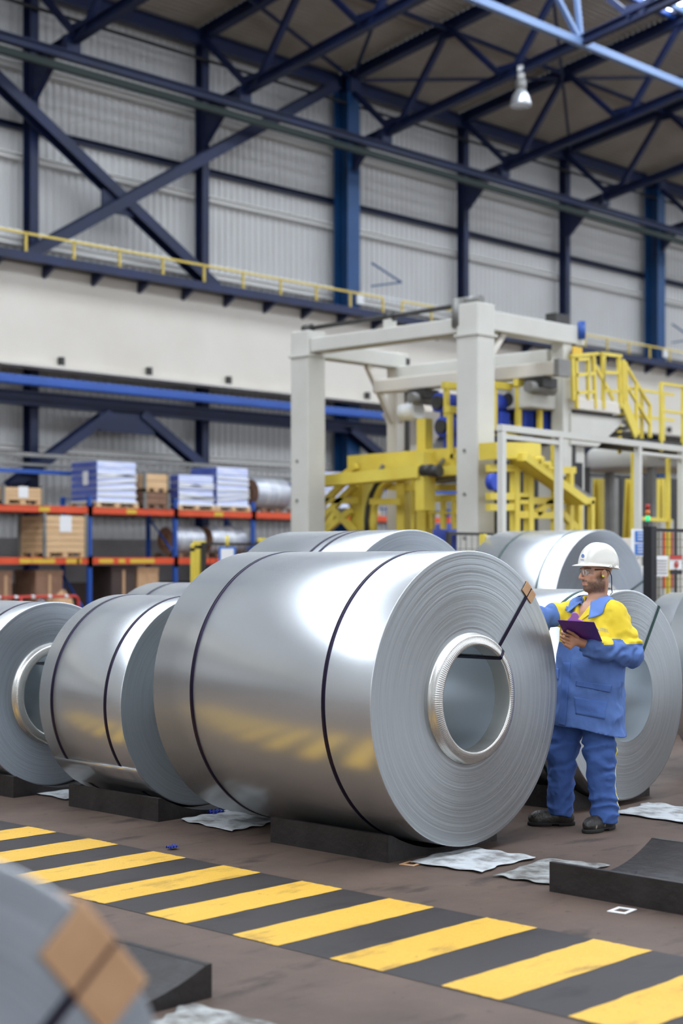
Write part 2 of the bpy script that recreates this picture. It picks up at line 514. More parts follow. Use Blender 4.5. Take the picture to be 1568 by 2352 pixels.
# ---- roof trusses, square to the wall
def make_truss(x):
    t = thing('roof_truss', 'navy steel roof truss carried by a stout blue wall column', 'truss', (x, 34.4, 14.8), 'roof trusses on the stout columns')
    tz = lambda y: roof_z(y) - .22
    bz = lambda y: 14.85 + SLOPE * (34.4 - y)
    ye = 12.2
    MB().ibeam((x, 34.6, tz(34.6)), (x, ye, tz(ye)), .3, .32).build('top_chord', 'navy', t)
    MB().ibeam((x, 34.3, bz(34.3)), (x, ye, bz(ye)), .26, .26).build('bottom_chord', 'navy', t)
    tops = [34.6, 30.2, 25.8, 21.4, 17.0, 12.6]
    for a, b in zip(tops[:-1], tops[1:]):
        mid = (a + b) / 2
        for q, s in ((a, .16), (b, -.16)):
            MB().beam((x, q, tz(q)), (x, mid + s, bz(mid)), .16, .16).build('diagonal', 'navy', t)
        MB().cbox((x, mid, bz(mid) + .16), .05, .7, .35).build('gusset', 'navy', t)
    for b in tops[1:]:
        MB().cbox((x, b, tz(b) - .18), .05, .6, .32).build('gusset', 'navy', t)
    return t
t0 = make_truss(XC[0])
for k, x in enumerate(XC[1:]):
    c = copy_tree(t0); c.location.x = x
    if (k + 1) % 3: tag(c, 'navy steel roof truss carried by a slim navy wall column', 'truss', 'roof trusses on the slim columns')
# ---- eave beam, plan bracing, longitudinal truss
o = MB().ibeam((14, 34.5, 16.95), (66, 34.5, 16.95), .3, .42).build('eave_beam', 'navy'); tag(o, 'long navy eave beam along the top of the ribbed wall', 'beam')
o = MB().tube([(14, 34.2, 16.25), (66, 34.2, 16.25)], .05).build('eave_pipe', 'black'); tag(o, 'thin black pipe running below the navy eave beam', 'pipe')
for k in range(1, 8):
    o = MB().beam((18.3 + 6 * k - 6, 30.2, roof_z(30.2) - .3), (18.3 + 6 * k, 30.2, roof_z(30.2) - .3), .1, .12).build('roof_tie', 'navy')
    tag(o, 'slender navy tie between two roof trusses under the deck', 'tie', 'ties between the roof trusses')
for kk, (a, b) in enumerate((((36.6, 34.0), (48.3, 26.6)), ((48.5, 26.5), (54.3, 22.6)), ((47.9, 34.0), (36.6, 26.6)), ((24.5, 30.2), (35.9, 34.0)), ((30.5, 26.6), (36.0, 33.8)))):
    dz = .35 + .12 * (kk == 2)
    o = MB().beam((a[0], a[1], roof_z(a[1]) - dz), (b[0], b[1], roof_z(b[1]) - dz), .09, .09).build('wind_brace', 'navy')
    tag(o, 'thin diagonal navy brace lying under the roof deck', 'brace', 'diagonal braces under the roof')
t = thing('longitudinal_truss', 'blue lattice girder coloured as lit, crossing the roof trusses beneath the roof light', 'truss', (36.3, 25.4, 16.3))
zb = 14.85 + SLOPE * 9.0 - .05; zt = roof_z(25.4) - .3
MB().beam((18.3, 25.4, zb), (54.3, 25.4, zb), .18, .2).build('bottom_chord', 'skylit_blue' if 'skylit_blue' in MATS else mat('skylit_blue', '6f88b0', .4), t)  # lightened blue paints in the brightness from the roof light
MB().beam((18.3, 25.4, zt), (54.3, 25.4, zt), .14, .14).build('top_chord', 'skylit_blue', t)
for x in (24.3, 36.3, 48.3):
    for a, b in ((x, x - .4), (x, x - 2.6)):
        MB().beam((a, 25.4, zb), (b, 25.4, zt), .13, .13).build('strut', 'skylit_blue', t)
# ---- cross bracing on the wall (upper X, lower inverted V)
YBR = 34.0
t = thing('cross_brace', 'large navy X brace bolted across three wall bays above the walkway', 'brace', (27.3, YBR, 9.2))
a, b = P(-170, 28, Y=YBR), P(493, 662, Y=YBR)
MB().ibeam(a, b, .3, .4, .04, (0, 1, 0)).build('diagonal', 'navy', t)
a, b = P(52, 590, Y=YBR - .1), P(765, 198, Y=YBR - .1)
MB().ibeam(a, b, .3, .42, .04, (0, 1, 0)).build('diagonal', 'navy', t)
c = P(270, 467, Y=YBR - .05)
MB().cbox(c, 1.1, .06, .6).build('gusset', 'navy', t)
t = thing('portal_brace', 'navy bracing beneath the cream girder, two legs spreading from a gusset', 'brace', (27.3, 33.9, 6))
zb = 5.95
MB().ibeam((14, 33.9, zb), (60, 33.9, zb), .3, .36, .04).build('tie_beam', 'navy', t)
MB().cbox((26.9, 33.78, zb - .42), 1.9, .06, .62).build('gusset', 'navy', t)
for pa, pb in (((248, 950), (20, 1118)), ((320, 950), (520, 1120)), ((800, 985), (930, 1095))):
    MB().ibeam(P(*pa, Y=33.85), P(*pb, Y=33.85), .26, .34, .03, (0, 1, 0)).build('leg', 'navy', t)
# ---- crane girder with walkway and railing
t = thing('crane_girder', 'deep cream plate girder running the length of the wall', 'girder', (36, 33.3, 6.7))
B(X0 + .05, X1 - .05, 33.15, 33.45, 6.72, 9.25).build('web', 'cream', t)
B(X0 + .05, X1 - .05, 33.0, 33.6, 6.66, 6.76).build('bottom_flange', 'cream', t)
for x in np.arange(15.5, 60, 2.9):
    B(x - .06, x + .06, 33.0, 33.14, 6.76, 6.98).build('stiffener', 'darkmetal', t)
t = thing('walkway', 'dark steel walkway laid on top of the cream girder', 'walkway', (36, 33.0, 9.3))
B(X0 + .05, X1 - .05, 32.55, 34.0, 9.25, 9.33).build('grating', 'darkmetal', t)
B(X0 + .05, X1 - .05, 32.5, 32.56, 9.2, 9.42).build('edge_channel', 'navy', t)
for x in np.arange(14.4, 60, 1.55):
    MB().add([(x + s, y, z) for s in (-.05, .05) for y, z in ((33.14, 9.24), (32.56, 9.24), (33.14, 8.95))], [(0, 1, 2), (5, 4, 3), (0, 3, 4, 1), (1, 4, 5, 2), (2, 5, 3, 0)]).build('bracket', 'navy', t)
def railing(name, label, pts, h, mat_, mids=1, r=.028, group=None, every=1.55, sq=True):
    """guard rail along a polyline: posts, top rail, knee rails"""
    t = thing(name, label, 'railing', pts[0], group)
    for a, b in zip(pts[:-1], pts[1:]):
        a = Vector(a); b = Vector(b); n = max(1, round((b - a).length / every))
        for i in range(n + 1):
            p = a.lerp(b, i / n)
            if i < n or b == Vector(pts[-1]): MB().beam(p, p + Vector((0, 0, h)), r * 2, r * 2).build('post', mat_, t)
        MB().beam(a + Vector((0, 0, h)), b + Vector((0, 0, h)), r * 2, r * 2).build('top_rail', mat_, t)
        for k in range(mids):
            z = h * (k + 1) / (mids + 1)
            MB().beam(a + Vector((0, 0, z)), b + Vector((0, 0, z)), r * 1.4, r * 1.4).build('knee_rail', mat_, t)
    return t
railing('walkway_railing', 'yellow walkway railing crossing in front of the navy X brace', [(12.5, 32.6, 9.33), (36.0, 32.6, 9.33)], .56, 'rail_yellow', 0, every=1.45)
railing('walkway_railing', 'yellow walkway railing between the stout blue columns above the cream gantry', [(36.9, 32.6, 9.33), (53.9, 32.6, 9.33)], .56, 'rail_yellow', 0, every=1.45)
railing('walkway_railing', 'yellow walkway railing running on above the catwalk', [(54.9, 32.6, 9.33), (64, 32.6, 9.33)], .56, 'rail_yellow', 0, every=1.45)
for x, g in ((37.0, 'a'), (54.9, 'b')):
    o = MB()
    o.beam((x, 34.0, 11.3), (x + 1.0, 33.6, 10.75), .05, .05).beam((x, 34.0, 10.55), (x + 1.0, 33.6, 10.75), .05, .05)
    o = o.build('wall_bracket', 'steelblue'); tag(o, 'small triangular bracket sticking out of a stout blue column', 'bracket', 'brackets on the stout columns')
    o = B(x - .7, x - .4, 33.95, 34.02, 9.9, 10.25).build('notice_plate', 'white'); tag(o, 'small white notice fixed low on a stout blue column', 'notice', 'notices on the stout columns')
# ---- service rails on the wall side
YR = 32.8
o = MB().ibeam((13, YR, 14.72), (64, YR, 14.58), .2, .24, .04).build('service_rail', 'navy'); tag(o, 'navy service rail slung under the truss heels', 'rail')
o = MB().beam((13, YR + .1, 14.42), (64, YR + .1, 14.28), .16, .18).build('cable_tray', 'green'); tag(o, 'dark green cable tray below the navy service rail', 'cable tray')
for x in XC:
    o = B(x - .2, x + .25, YR - .1, YR + .1, 14.8, 15.2).build('rail_hanger', 'navy'); tag(o, 'short navy hanger fixing the service rail to a truss', 'hanger', 'hangers of the service rail')
o = MB().beam((13, 32.9, 6.27), (46.4, 32.9, 6.27), .25, .24).build('blue_pipe', 'midblue', bevel=.04); tag(o, 'bright blue square duct running just below the cream girder', 'duct')
o = MB().beam((13, 33.3, 4.45), (52, 33.3, 4.4), .2, .1).beam((13, 33.3, 4.2), (52, 33.3, 4.15), .3, .06).build('cable_ladder', 'greymetal'); tag(o, 'grey cable ladder along the wall above the pallet rack', 'cable tray')
o = MB().beam((13, 33.0, 4.0), (52, 33.0, 3.98), .1, .1).build('thin_duct', 'midblue'); tag(o, 'thin blue duct under the grey cable ladder', 'duct')
# ---- high-bay lamp on the second stout truss
c = Vector((36.3, 27.5, 15.95))
t = thing('high_bay_lamp', 'bell shaped high bay lamp hanging from a roof truss', 'lamp', (c.x, c.y, c.z - 1.1))
MB().lathe([(0, .1), (.11, .1), (.11, -.32), (0, -.32)], c=c, n=20).build('ballast_box', 'white', t)
MB().lathe([(0, -.3), (.15, -.32), (.16, -.55), (.1, -.62), (0, -.62)], c=c, n=20).build('lamp_housing', 'greymetal', t)
MB().lathe([(.1, -.58), (.16, -.64), (.26, -.82), (.31, -1.02), (.31, -1.08), (.29, -1.08), (.29, -1.02), (.24, -.82), (.1, -.62)], c=c, n=28).build('reflector', 'glasslamp', t)
MB().lathe([(0, -1.04), (.29, -1.04)], c=c, n=28).build('cover_glass', 'glasslamp', t)
# ================================================================== COILS AND SADDLES
def coil(label, X, Yn, R, L, b, straps=(), bore=.315, collar=True, eye=None, pads=False, rings=90, seg=160, face='steel_face',
         strapm='strap', body='steel_body', eyes=None, pad=.056, group=None):
    zc = b + R
    t = thing('steel_coil', label, 'steel coil', (X, Yn, zc), group)
    rnd = random.Random(int(X * 100 + Yn * 10))
    MB().lathe([(R - .004, 0), (R - .001, .001), (R, .004), (R, L - .004), (R - .004, L)], 'y', n=seg).build('outer_wrap', body, t, local=True)
    pr = []; w = 0
    for i in range(rings + 1):
        r = bore + (R - .004 - bore) * i / rings
        w = w * .9 + rnd.uniform(-.0003, .0003)
        pr.append((r, -.0008 + w * .8 + rnd.uniform(-.00012, .00012)))
    pr[-1] = (pr[-1][0], 0)
    MB().lathe(pr, 'y', n=seg).build('end_face', face, t, local=True)
    MB().lathe([(R - .004, L), (bore, L)], 'y', n=64).build('end_face', face, t, local=True)
    MB().lathe([(bore, 0), (bore, L * .42), (bore - .004, L * .42), (bore - .004, L)], 'y', n=72).build('bore', 'steel_bore', t, local=True)  # slight inner step added to mark a reflection and shadow boundary
    if collar:
        m = MB()
        cp = [(bore + .072, .004), (bore + .070, -.012), (bore + .066, -.014), (bore + .064, -.03), (bore + .061, -.032), (bore + .059, -.046), (bore + .05, -.051), (bore + .03, -.056), (bore + .008, -.06), (bore + .001, -.059), (bore - .003, -.05), (bore - .003, .06)]
        nn = 720
        vs = []
        for i, (r, y) in enumerate(cp):
            for k in range(nn):
                a = 2 * PI * k / nn
                dy = 0.0; dr = 0.0
                if 5 <= i <= 8: dy = .0005 * (1 if k % 4 < 2 else -1) + .0015 * math.sin(a * 5 + 1)
                dent = math.exp(-((a - 4.55) / .16) ** 2)
                if 3 <= i <= 7: dr = .012 * dent; dy += .01 * dent
                vs.append(((r + dr) * math.cos(a), y + dy, (r + dr) * math.sin(a)))
        m.add(vs, [(i * nn + k, i * nn + (k + 1) % nn, (i + 1) * nn + (k + 1) % nn, (i + 1) * nn + k) for i in range(len(cp) - 1) for k in range(nn)], True)
        m.build('core_collar', 'steel_collar', t, local=True)
    for y in straps:
        MB().lathe([(R, y - .015), (R + .0025, y - .014), (R + .0025, y + .014), (R, y + .015)], 'y', n=seg).build('belly_strap', strapm, t, local=True)
    for ph in ([eye] if eye is not None else []):
        ph = math.radians(ph); e = Vector((math.cos(ph), 0, math.sin(ph))); tg = Vector((-math.sin(ph), 0, math.cos(ph)))
        path = [(R + .003, L), (R + .003, -.006), (bore + .09, -.006)]
        path += [(bore + .058, -.052), (bore + .004, -.065), (bore - .007, -.06), (bore - .008, .02), (bore - .008, L)] if collar else [(bore - .004, -.006), (bore - .005, L)]
        m = MB(); vs = []
        for r, y in path:
            for s in (-.0115, .0115):
                vs.append(e * r + Vector((0, y, 0)) + tg * s)
        m.add(vs, [(2 * i, 2 * i + 1, 2 * i + 3, 2 * i + 2) for i in range(len(path) - 1)])
        m.build('eye_strap', strapm, t, local=True, solid=.003)
        if pads:
            for s in (-1, 1):
                m = MB(); w0 = .004; c0 = s * (.006 + pad / 2)
                pts = []
                for r, y in ((R - pad - .012, -.005), (R - .002, -.005), (R + .006, -.003), (R + .006, pad), ):
                    for q in (-pad / 2, pad / 2):
                        pts.append(e * r + Vector((0, y - .003 * (s > 0), 0)) + tg * (c0 + q))
                m.add(pts, [(2 * i, 2 * i + 1, 2 * i + 3, 2 * i + 2) for i in range(3)])
                m.build('edge_pad', 'card', t, local=True, solid=.005)
    return t
def saddle(label, X, y0, y1, hw=.5, h=.155, c=.03, hole=False):
    t = thing('coil_saddle', label, 'coil saddle', (X, (y0 + y1) / 2, 0))
    n = 14
    top = [(-hw, 0), (-hw, h), (-hw + .03, h)]
    for i in range(n + 1):
        x = -hw + .03 + (2 * hw - .06) * i / n
        k = x / (hw - .03)
        top.append((x, c + (h - c - .002) * k * k))
    top += [(hw - .03, h), (hw, h), (hw, 0)]
    vs = [(X + x, y, z) for y in (y0, y1) for x, z in top]; N = len(top)
    m = MB(); m.add(vs, [(i, i + 1, N + i + 1, N + i) for i in range(N - 1)])
    for o_, fl_ in ((0, False), (N, True)):
        for i in range(1, N - 1):
            x0_, z0_ = top[i]; x1_, z1_ = top[i + 1] if i + 1 < N else top[i]
        # end wall as a fan of thin quads down to the floor
        base = len(m.v)
        y = y0 if o_ == 0 else y1
        m.add([(X + x, y, z) for x, z in top[1:-1]] + [(X + x, y, 0) for x, z in top[1:-1]],
              [((i, i + N - 2, i + N - 1, i + 1) if not fl_ else (i + 1, i + N - 1, i + N - 2, i)) for i in range(N - 3)])
    m.build('cradle', 'blacksteel', t)
    if hole:
        for yy in (y0 + .3, y1 - .3):
            MB().lathe([(0, .004), (.05, .004), (.056, 0)], c=(X - .28, yy, c + (h - c) * .36), n=16).build('lifting_hole', 'black', t)
    return t

coil('big shiny galvanised coil strapped round its girth, worker leaning on its rim', 7.19, 5.82, .867, 1.86, .05, straps=(.36, 1.49), eye=47.3, pads=True, rings=150, seg=256)
saddle('low black steel cradle under the big coil beside the worker', 7.15, 5.98, 6.95)
coil('shiny coil with a sheet tail low on its side, beside the big coil', 7.19, 8.19, .722, .91, .036, straps=(.165, .76), eye=60, seg=200)
saddle('low black steel cradle under the coil whose sheet tail shows', 7.15, 8.02, 9.0)
coil('dull grey coil with ribbed core collar behind the black cradle', 7.05, 9.72, .69, 1.2, .036, straps=(.2,), eye=38, face='steel_face_dull', seg=180)
saddle('low black steel cradle under the dull grey coil', 7.1, 9.6, 10.8)
saddle('empty black steel cradle lying on the floor past the big coil', 7.16, 3.3, 4.86, hole=True)
saddle('empty black steel cradle beside the coil with cardboard corner pads', 3.6, 4.64, 5.7, hw=.52, h=.135)
coil('wide coil with green eye strap standing right behind the worker', 9.4, 6.19, .742, 1.25, .036, straps=(.3, .95), eye=56, strapm='strap_green', collar=False, bore=.33, seg=200)
saddle('low black steel cradle under the coil behind the worker', 9.4, 6.32, 7.3)
coil('tall coil showing over the top of the big coil', 9.5, 8.28, .97, 1.35, .036, straps=(.5, .6), seg=160, face='steel_face_dull')
saddle('low black steel cradle under the tall coil behind the big coil', 9.45, 8.5, 9.5)
coil('coil peeping out between the big coil and the one with the sheet tail', 9.5, 10.3, .745, 1.15, .036, straps=(.3, .85), face='steel_face_dull', seg=128)
saddle('low black steel cradle under the half hidden coil', 9.45, 10.5, 11.3)
coil('large coil with two green straps behind the white hard hat', 16.75, 11.4, 1.045, 1.5, .036, straps=(.3, 1.05), eye=22, strapm='strap_green', seg=160, face='steel_face_dull')
saddle('low black steel cradle under the coil with two green straps', 16.7, 11.6, 12.6)
coil('pale coil at the foot of the black fence', 14.3, 7.5, .68, 1.35, .036, straps=(.4, 1.0), seg=128)
saddle('low black steel cradle under the pale coil by the fence', 14.25, 7.7, 8.6)
coil('smooth coil with brownish reflections, next along from the two green straps', 11.8, 5.63, .8, 1.25, .036, straps=(.3, .95), seg=128)
saddle('low black steel cradle under the coil with brownish reflections', 11.75, 5.8, 6.7)
q = P(-342, 2918, d=2.34)
coil('dull coil with thick cardboard corner pads across the hazard band from the others', q.x, q.y, .642, 1.1, .006, eye=40.5, pads=True, pad=.1, collar=False, rings=60, seg=200, face='steel_face_dull')
# sheet tail of the second coil
for o in bpy.data.objects:
    if o.get('label', '').startswith('shiny coil with a sheet'):
        R = .722; m = MB()
        a0 = math.radians(215)
        pts = []
        for k in range(7):
            a = a0 + k * .06
            for y in (.002, .908):
                rr = R + .0035 - k * .0003
                pts.append((rr * math.cos(a), y, rr * math.sin(a)))
        m.add(pts, [(2 * i, 2 * i + 1, 2 * i + 3, 2 * i + 2) for i in range(6)], True)
        m.build('sheet_tail', 'steel_body', o, local=True, solid=.003)

# ================================================================== THINGS ON THE FLOOR
def sheet(name, label, px, m, cat='paper', amp=.012, seed=1, n=26):
    cs = [P(x, y, z=.012) for x, y in px]
    rn = random.Random(seed)
    ph = [(rn.uniform(4, 22), rn.uniform(4, 22), rn.uniform(0, 6)) for _ in range(7)]
    ed = [rn.uniform(-1, 1) for _ in range(64)]
    def fn(u, v):
        u2 = u + .03 * math.sin(9 * v + ph[0][2]) * (1 - abs(2 * u - 1)) + .02 * math.sin(17 * v + ph[1][2])
        v2 = v + .03 * math.sin(7 * u + ph[2][2]) + .02 * math.sin(19 * u + ph[3][2])
        p = (cs[0] * (1 - u2) + cs[1] * u2) * (1 - v2) + (cs[3] * (1 - u2) + cs[2] * u2) * v2
        z = sum(math.sin(a * u + b * v + c) for a, b, c in ph) / 7
        return (p.x, p.y, .006 + amp * (z + .8) * .6)
    c = sum(cs, Vector()) / 4
    o = MB().grid(fn, n, n, True)
    ob = bpy.data.objects.new(name, o.mesh(name, (c.x, c.y, 0))); C.objects.link(ob)
    ob.location = (c.x, c.y, 0); ob.data.materials.append(MATS[m])
    md = ob.modifiers.new('solid', 'SOLIDIFY'); md.thickness = .0012
    return tag(ob, label, cat)
sheet('wrapping_paper', 'white crumpled paper sheet sticking out beneath the big coil', [(935, 1979), (1075, 1944), (1228, 1967), (1103, 2002)], 'paper_floor', seed=3)
sheet('wrapping_paper', 'trodden grey paper sheet running under the edge of the empty cradle', [(1131, 2010), (1262, 1971), (1400, 1986), (1282, 2033)], 'paper_dirty', seed=5)
sheet('wrapping_paper', 'white paper with a blue scrap on it between two loaded cradles', [(416, 1883), (515, 1858), (640, 1884), (536, 1909)], 'paper_floor', seed=8)
sheet('wrapping_paper', 'large white paper sheet by the coil behind the worker', [(1411, 1866), (1490, 1842), (1640, 1862), (1600, 1893)], 'paper_floor', seed=11)
sheet('wrapping_paper', 'white paper lying below the dull grey coil', [(20, 1808), (120, 1786), (240, 1812), (150, 1835)], 'paper_floor', seed=14)
sheet('wrapping_paper', 'pale paper scrap next to the near cradle and foreground coil', [(330, 2352), (440, 2302), (640, 2352), (520, 2420)], 'paper_dirty', seed=15, amp=.006)
def paper_frame(label, px, s, rz, m):
    c = P(*px, z=0)
    o = MB(); a, b = s / 2, s * .3
    vs = [(x, y, .004) for r in (a, b) for x, y in ((-r, -r * .8), (r, -r * .8), (r, r * .8), (-r, r * .8))]
    o.add(vs, [(i, (i + 1) % 4, 4 + (i + 1) % 4, 4 + i) for i in range(4)])
    ob = o.build('cardboard_frame', m, solid=.004); ob.location = c; ob.rotation_euler = (0, 0, rz)
    tag(ob, label, 'cardboard')
paper_frame('small clean square cardboard frame on bare floor near the hazard band', (1428, 2093), .125, .12, 'paper')
paper_frame('small grubby square cardboard frame by the paper under the big coil', (945, 1985), .12, .2, 'card')
def scrap(label, px, s, seed):
    c = P(*px, z=0); rn = random.Random(seed)
    o = MB().grid(lambda u, v: ((u - .5) * s * 1.3, (v - .5) * s, .004 + abs(math.sin(u * 9 + seed) * math.cos(v * 8)) * s * .45 + rn.uniform(0, .006)), 9, 8, False)
    ob = o.build('plastic_scrap', 'scrap_blue', solid=.0015); ob.location = c
    tag(ob, label, 'scrap')
scrap('crumpled blue plastic scrap on the bare floor by the hazard band', (396, 1951), .05, 2)
scrap('crumpled blue plastic scrap lying on the white paper', (497, 1871), .075, 4)
# ================================================================== PALLET RACK AND ITS LOADS
YF, YBK = 31.5, 32.6
def rx(px): return P(px, 1200, Y=YF)[0]
def rz(px, py, Y=YF): return P(px, py, Y=Y)[2]
t = thing('pallet_rack', 'long pallet rack with orange beams and blue uprights against the wall', 'rack', (rx(400), YF, 0))
PX = [rx(205) + (rx(402) - rx(205)) * k for k in range(-1, 6)]
for x in PX:
    for y in (YF, YBK):
        MB().prof((x, y, 0), (x, y, 3.36), [(-.05, -.045), (.05, -.045), (.05, .045), (.02, .045), (.02, 0), (-.02, 0), (-.02, .045), (-.05, .045)], (0, 1, 0)).build('upright', 'rackblue', t)
    for z0, z1 in ((.3, 1.4), (1.9, 2.9)):
        MB().beam((x, YF, z0), (x, YBK, z1), .05, .03).build('upright_brace', 'rackblue', t)
    MB().beam((x, YF, 3.3), (x, YBK, 3.3), .05, .03).build('upright_brace', 'rackblue', t)
for a, b in zip(PX[:-1], PX[1:]):
    for z in (1.74, 3.0):
        for y in (YF, YBK):
            MB().beam((a + .05, y, z), (b - .05, y, z), .06, .16).build('beam', 'orange', t)
        for q in (a, b):
            s = .02 if q == a else -.02
            B(q - .06, q + .06, YF - .06, YF - .045, z - .16, z + .12).build('beam_connector', 'orange', t)
        B(a + .06, b - .06, YF + .03, YBK - .03, z + .06, z + .085).build('deck_board', 'woodbrown', t)
lab = mat('beam_label', 'd9b13c', .6)
for px, w_ in ((57, .35), (97, .7), (165, .4), (242, .45), (278, .2), (325, .8), (180, .15)):
    x = rx(px); B(x - w_ / 2, x + w_ / 2, YF - .038, YF - .032, 1.68, 1.79).build('location_sticker', 'beam_label', t)
for px in (100, 300, 500):
    x = rx(px); B(x - .16, x + .16, YF - .038, YF - .032, 2.94, 3.05).build('location_sticker', 'beam_label', t)

def pallet(t, x0, x1, y0, y1, z, wood='wood'):
    for y in (y0 + .05, (y0 + y1) / 2, y1 - .05):
        B(x0, x1, y - .05, y + .05, z, z + .02).build('pallet_runner', wood, t)
    for x in (x0 + .07, (x0 + x1) / 2, x1 - .07):
        for y in (y0 + .05, (y0 + y1) / 2, y1 - .05):
            B(x - .07, x + .07, y - .05, y + .05, z + .02, z + .1).build('pallet_block', wood, t)
    n = 5
    for i in range(n):
        y = y0 + (y1 - y0) * (i + .5) / n
        B(x0, x1, y - .08, y + .08, z + .1, z + .12).build('pallet_board', wood, t)
def wrapped(label, pa, pb, ptop, z, layers):
    x0, x1 = rx(pa), rx(pb); y0, y1 = YF - .02, YF + 1.05
    zt = rz((pa + pb) / 2, ptop)
    t = thing('wrapped_pallet', label, 'pallet', ((x0 + x1) / 2, (y0 + y1) / 2, z), 'film wrapped pallets on the rack')
    pallet(t, x0 - .05, x1 + .05, y0 - .03, y1 + .03, z)
    rn = random.Random(int(pa))
    hgt = (zt - z - .12) / layers
    for i in range(layers):
        j = rn.uniform(-.012, .012)
        B(x0 + j, x1 + j, y0 + .02 + j, y1, z + .12 + i * hgt, z + .12 + (i + 1) * hgt - .008).build('carton_layer', 'film_white', t, bevel=.02)
        B(x0 - .012, x0 - .004, y0 + .02, y1, z + .14 + i * hgt, z + .12 + (i + 1) * hgt - .02).build('blue_side_sheet', 'film_blue', t)
    for k in range(5):
        zz = z + .2 + (zt - z - .4) * (k + .5) / 5 + rn.uniform(-.05, .05)
        MB().beam((x0 - .01, y0 - .008, zz), (x1 + .01, y0 - .008, zz + rn.uniform(-.12, .12)), .01, .05).build('film_band', 'white', t)
    B(x0 - .03, x1 + .03, y0 - .02, y1 + .02, z + .12, z + .17).build('film_foot', 'white', t)
    return t
ZA, ZBm = 3.085, 1.825
t = wrapped('tall film wrapped blue pallet on top shelf next to small twin crates', 223, 312, 1060, ZA, 6)
B(rx(223) - .03, rx(223) - .014, YF + .35, YF + .55, 3.65, 4.0).build('paper_label', 'paper', t)
wrapped('low film wrapped pallet on top shelf between twin crates and a taller pallet', 410, 490, 1091, ZA, 4)
wrapped('tall film wrapped pallet on top shelf beside the silver roll', 498, 570, 1074, ZA, 5)
wrapped('film wrapped pallet on top shelf seen through the yellow machine', 745, 800, 1085, ZA, 4)
wrapped('film wrapped pallet on top shelf behind the curved yellow guard', 815, 868, 1095, ZA, 4)
def crate(label, pa, pb, ytop, z, planks, paper=None, ends='greymetal', wood='wood', group='wooden crates on the rack'):
    x0, x1 = rx(pa), rx(pb); y0, y1 = YF - .05, YF + 1.0
    zt = rz((pa + pb) / 2, ytop)
    t = thing('wooden_crate', label, 'crate', ((x0 + x1) / 2, (y0 + y1) / 2, z), group)
    pallet(t, x0 + .05, x1 - .05, y0, y1, z, wood)
    h = (zt - z - .12) / planks
    for i in range(planks):
        za, zb = z + .12 + i * h, z + .12 + (i + 1) * h - .012
        B(x0 + .06, x1 - .06, y0, y0 + .025, za, zb).build('plank', wood, t)
        B(x0 + .06, x1 - .06, y1 - .025, y1, za, zb).build('plank', wood, t)
        B(x0 + .06, x0 + .085, y0 + .026, y1 - .026, za, zb).build('plank', wood, t)
        B(x1 - .085, x1 - .06, y0 + .026, y1 - .026, za, zb).build('plank', wood, t)
    B(x0 + .09, x1 - .09, y0 + .03, y1 - .03, zt - .05, zt - .02).build('lid', wood, t)
    for x in (x0, x1 - .07):
        for y in (y0 - .03, y1 - .03):
            B(x, x + .07, y, y + .07, z, zt + .05).build('steel_corner_post', ends, t)
    if paper:
        xm = (x0 + x1) / 2
        B(xm - paper[0] / 2, xm + paper[0] / 2, y0 - .008, y0 - .002, paper[1], paper[2]).build('paper_label', 'paper', t)
    return t
crate('long low wooden crate with paper label on top shelf', 2, 98, 1119, ZA, 3, (.28, 3.25, 3.52))
crate('big plank crate with tall paper label on lower shelf', 97, 197, 1184, ZBm, 6, (.36, 2.45, 2.85))
crate('upper of two small crates on top shelf between wrapped pallets', 327, 386, 1088, ZA + .42, 2)
crate('lower of two small crates on top shelf between wrapped pallets', 327, 386, 1128, ZA, 2, wood='woodbrown')
def roll(label, pa, pb, ytop, ybot, z, rad=None):
    """film wrapped sheet roll lying along the shelf on a pallet"""
    x0, x1 = rx(pa), rx(pb)
    zt = rz((pa + pb) / 2, ytop); r = (zt - z - .11) / 2; c = (0, YF + .5, z + .11 + r)
    t = thing('wrapped_roll', label, 'roll', ((x0 + x1) / 2, YF + .5, z), 'film wrapped rolls on the rack')
    pallet(t, x0 + .05, x1 - .05, YF, YF + 1.0, z, 'woodbrown')
    MB().lathe([(r * .93, x0), (r, x0 + .05), (r, x1 - .05), (r * .93, x1)], 'x', (0, c[1], c[2]), 40).build('film_cover', 'film_silver', t)
    MB().lathe([(.16, x0 + .002), (r * .93, x0)], 'x', (0, c[1], c[2]), 40).build('end_board', 'woodbrown', t)
    MB().lathe([(r * .93, x1), (.16, x1)], 'x', (0, c[1], c[2]), 40).build('end_board', 'woodbrown', t)
    MB().lathe([(.16, x0 - .01), (.16, x1)], 'x', (0, c[1], c[2]), 24).build('core_tube', 'card', t)
    for k in (.3, .6):
        x = x0 + (x1 - x0) * k
        MB().lathe([(r + .004, x - .02), (r + .004, x + .02)], 'x', (0, c[1], c[2]), 40).build('strap_band', 'white', t)
roll('large silver wrapped roll on top shelf beside the grey gantry leg', 600, 676, 1097, 1165, ZA)
roll('silver wrapped roll on lower shelf next to a blue upright', 408, 482, 1208, 1268, ZBm)
roll('silver wrapped roll on lower shelf behind the blue framed sign', 498, 577, 1208, 1268, ZBm)
def carton(label, pa, pb, ptop, z, m, y=YF + .1, dep=.9, tape=True):
    x0, x1 = rx(pa), rx(pb); zt = rz((pa + pb) / 2, ptop)
    t = thing('carton', label, 'carton', ((x0 + x1) / 2, y + dep / 2, z), 'cartons under the rack')
    B(x0, x1, y, y + dep, z, zt).build('box_body', m, t, bevel=.02)
    B(x0 - .01, x1 + .01, y - .01, y + dep + .01, zt - .12, zt + .01).build('box_lid', m, t, bevel=.02)
    if tape: B((x0 + x1) / 2 - .04, (x0 + x1) / 2 + .04, y - .015, y - .008, z + .2, zt - .1).build('tape_strip', 'card', t)
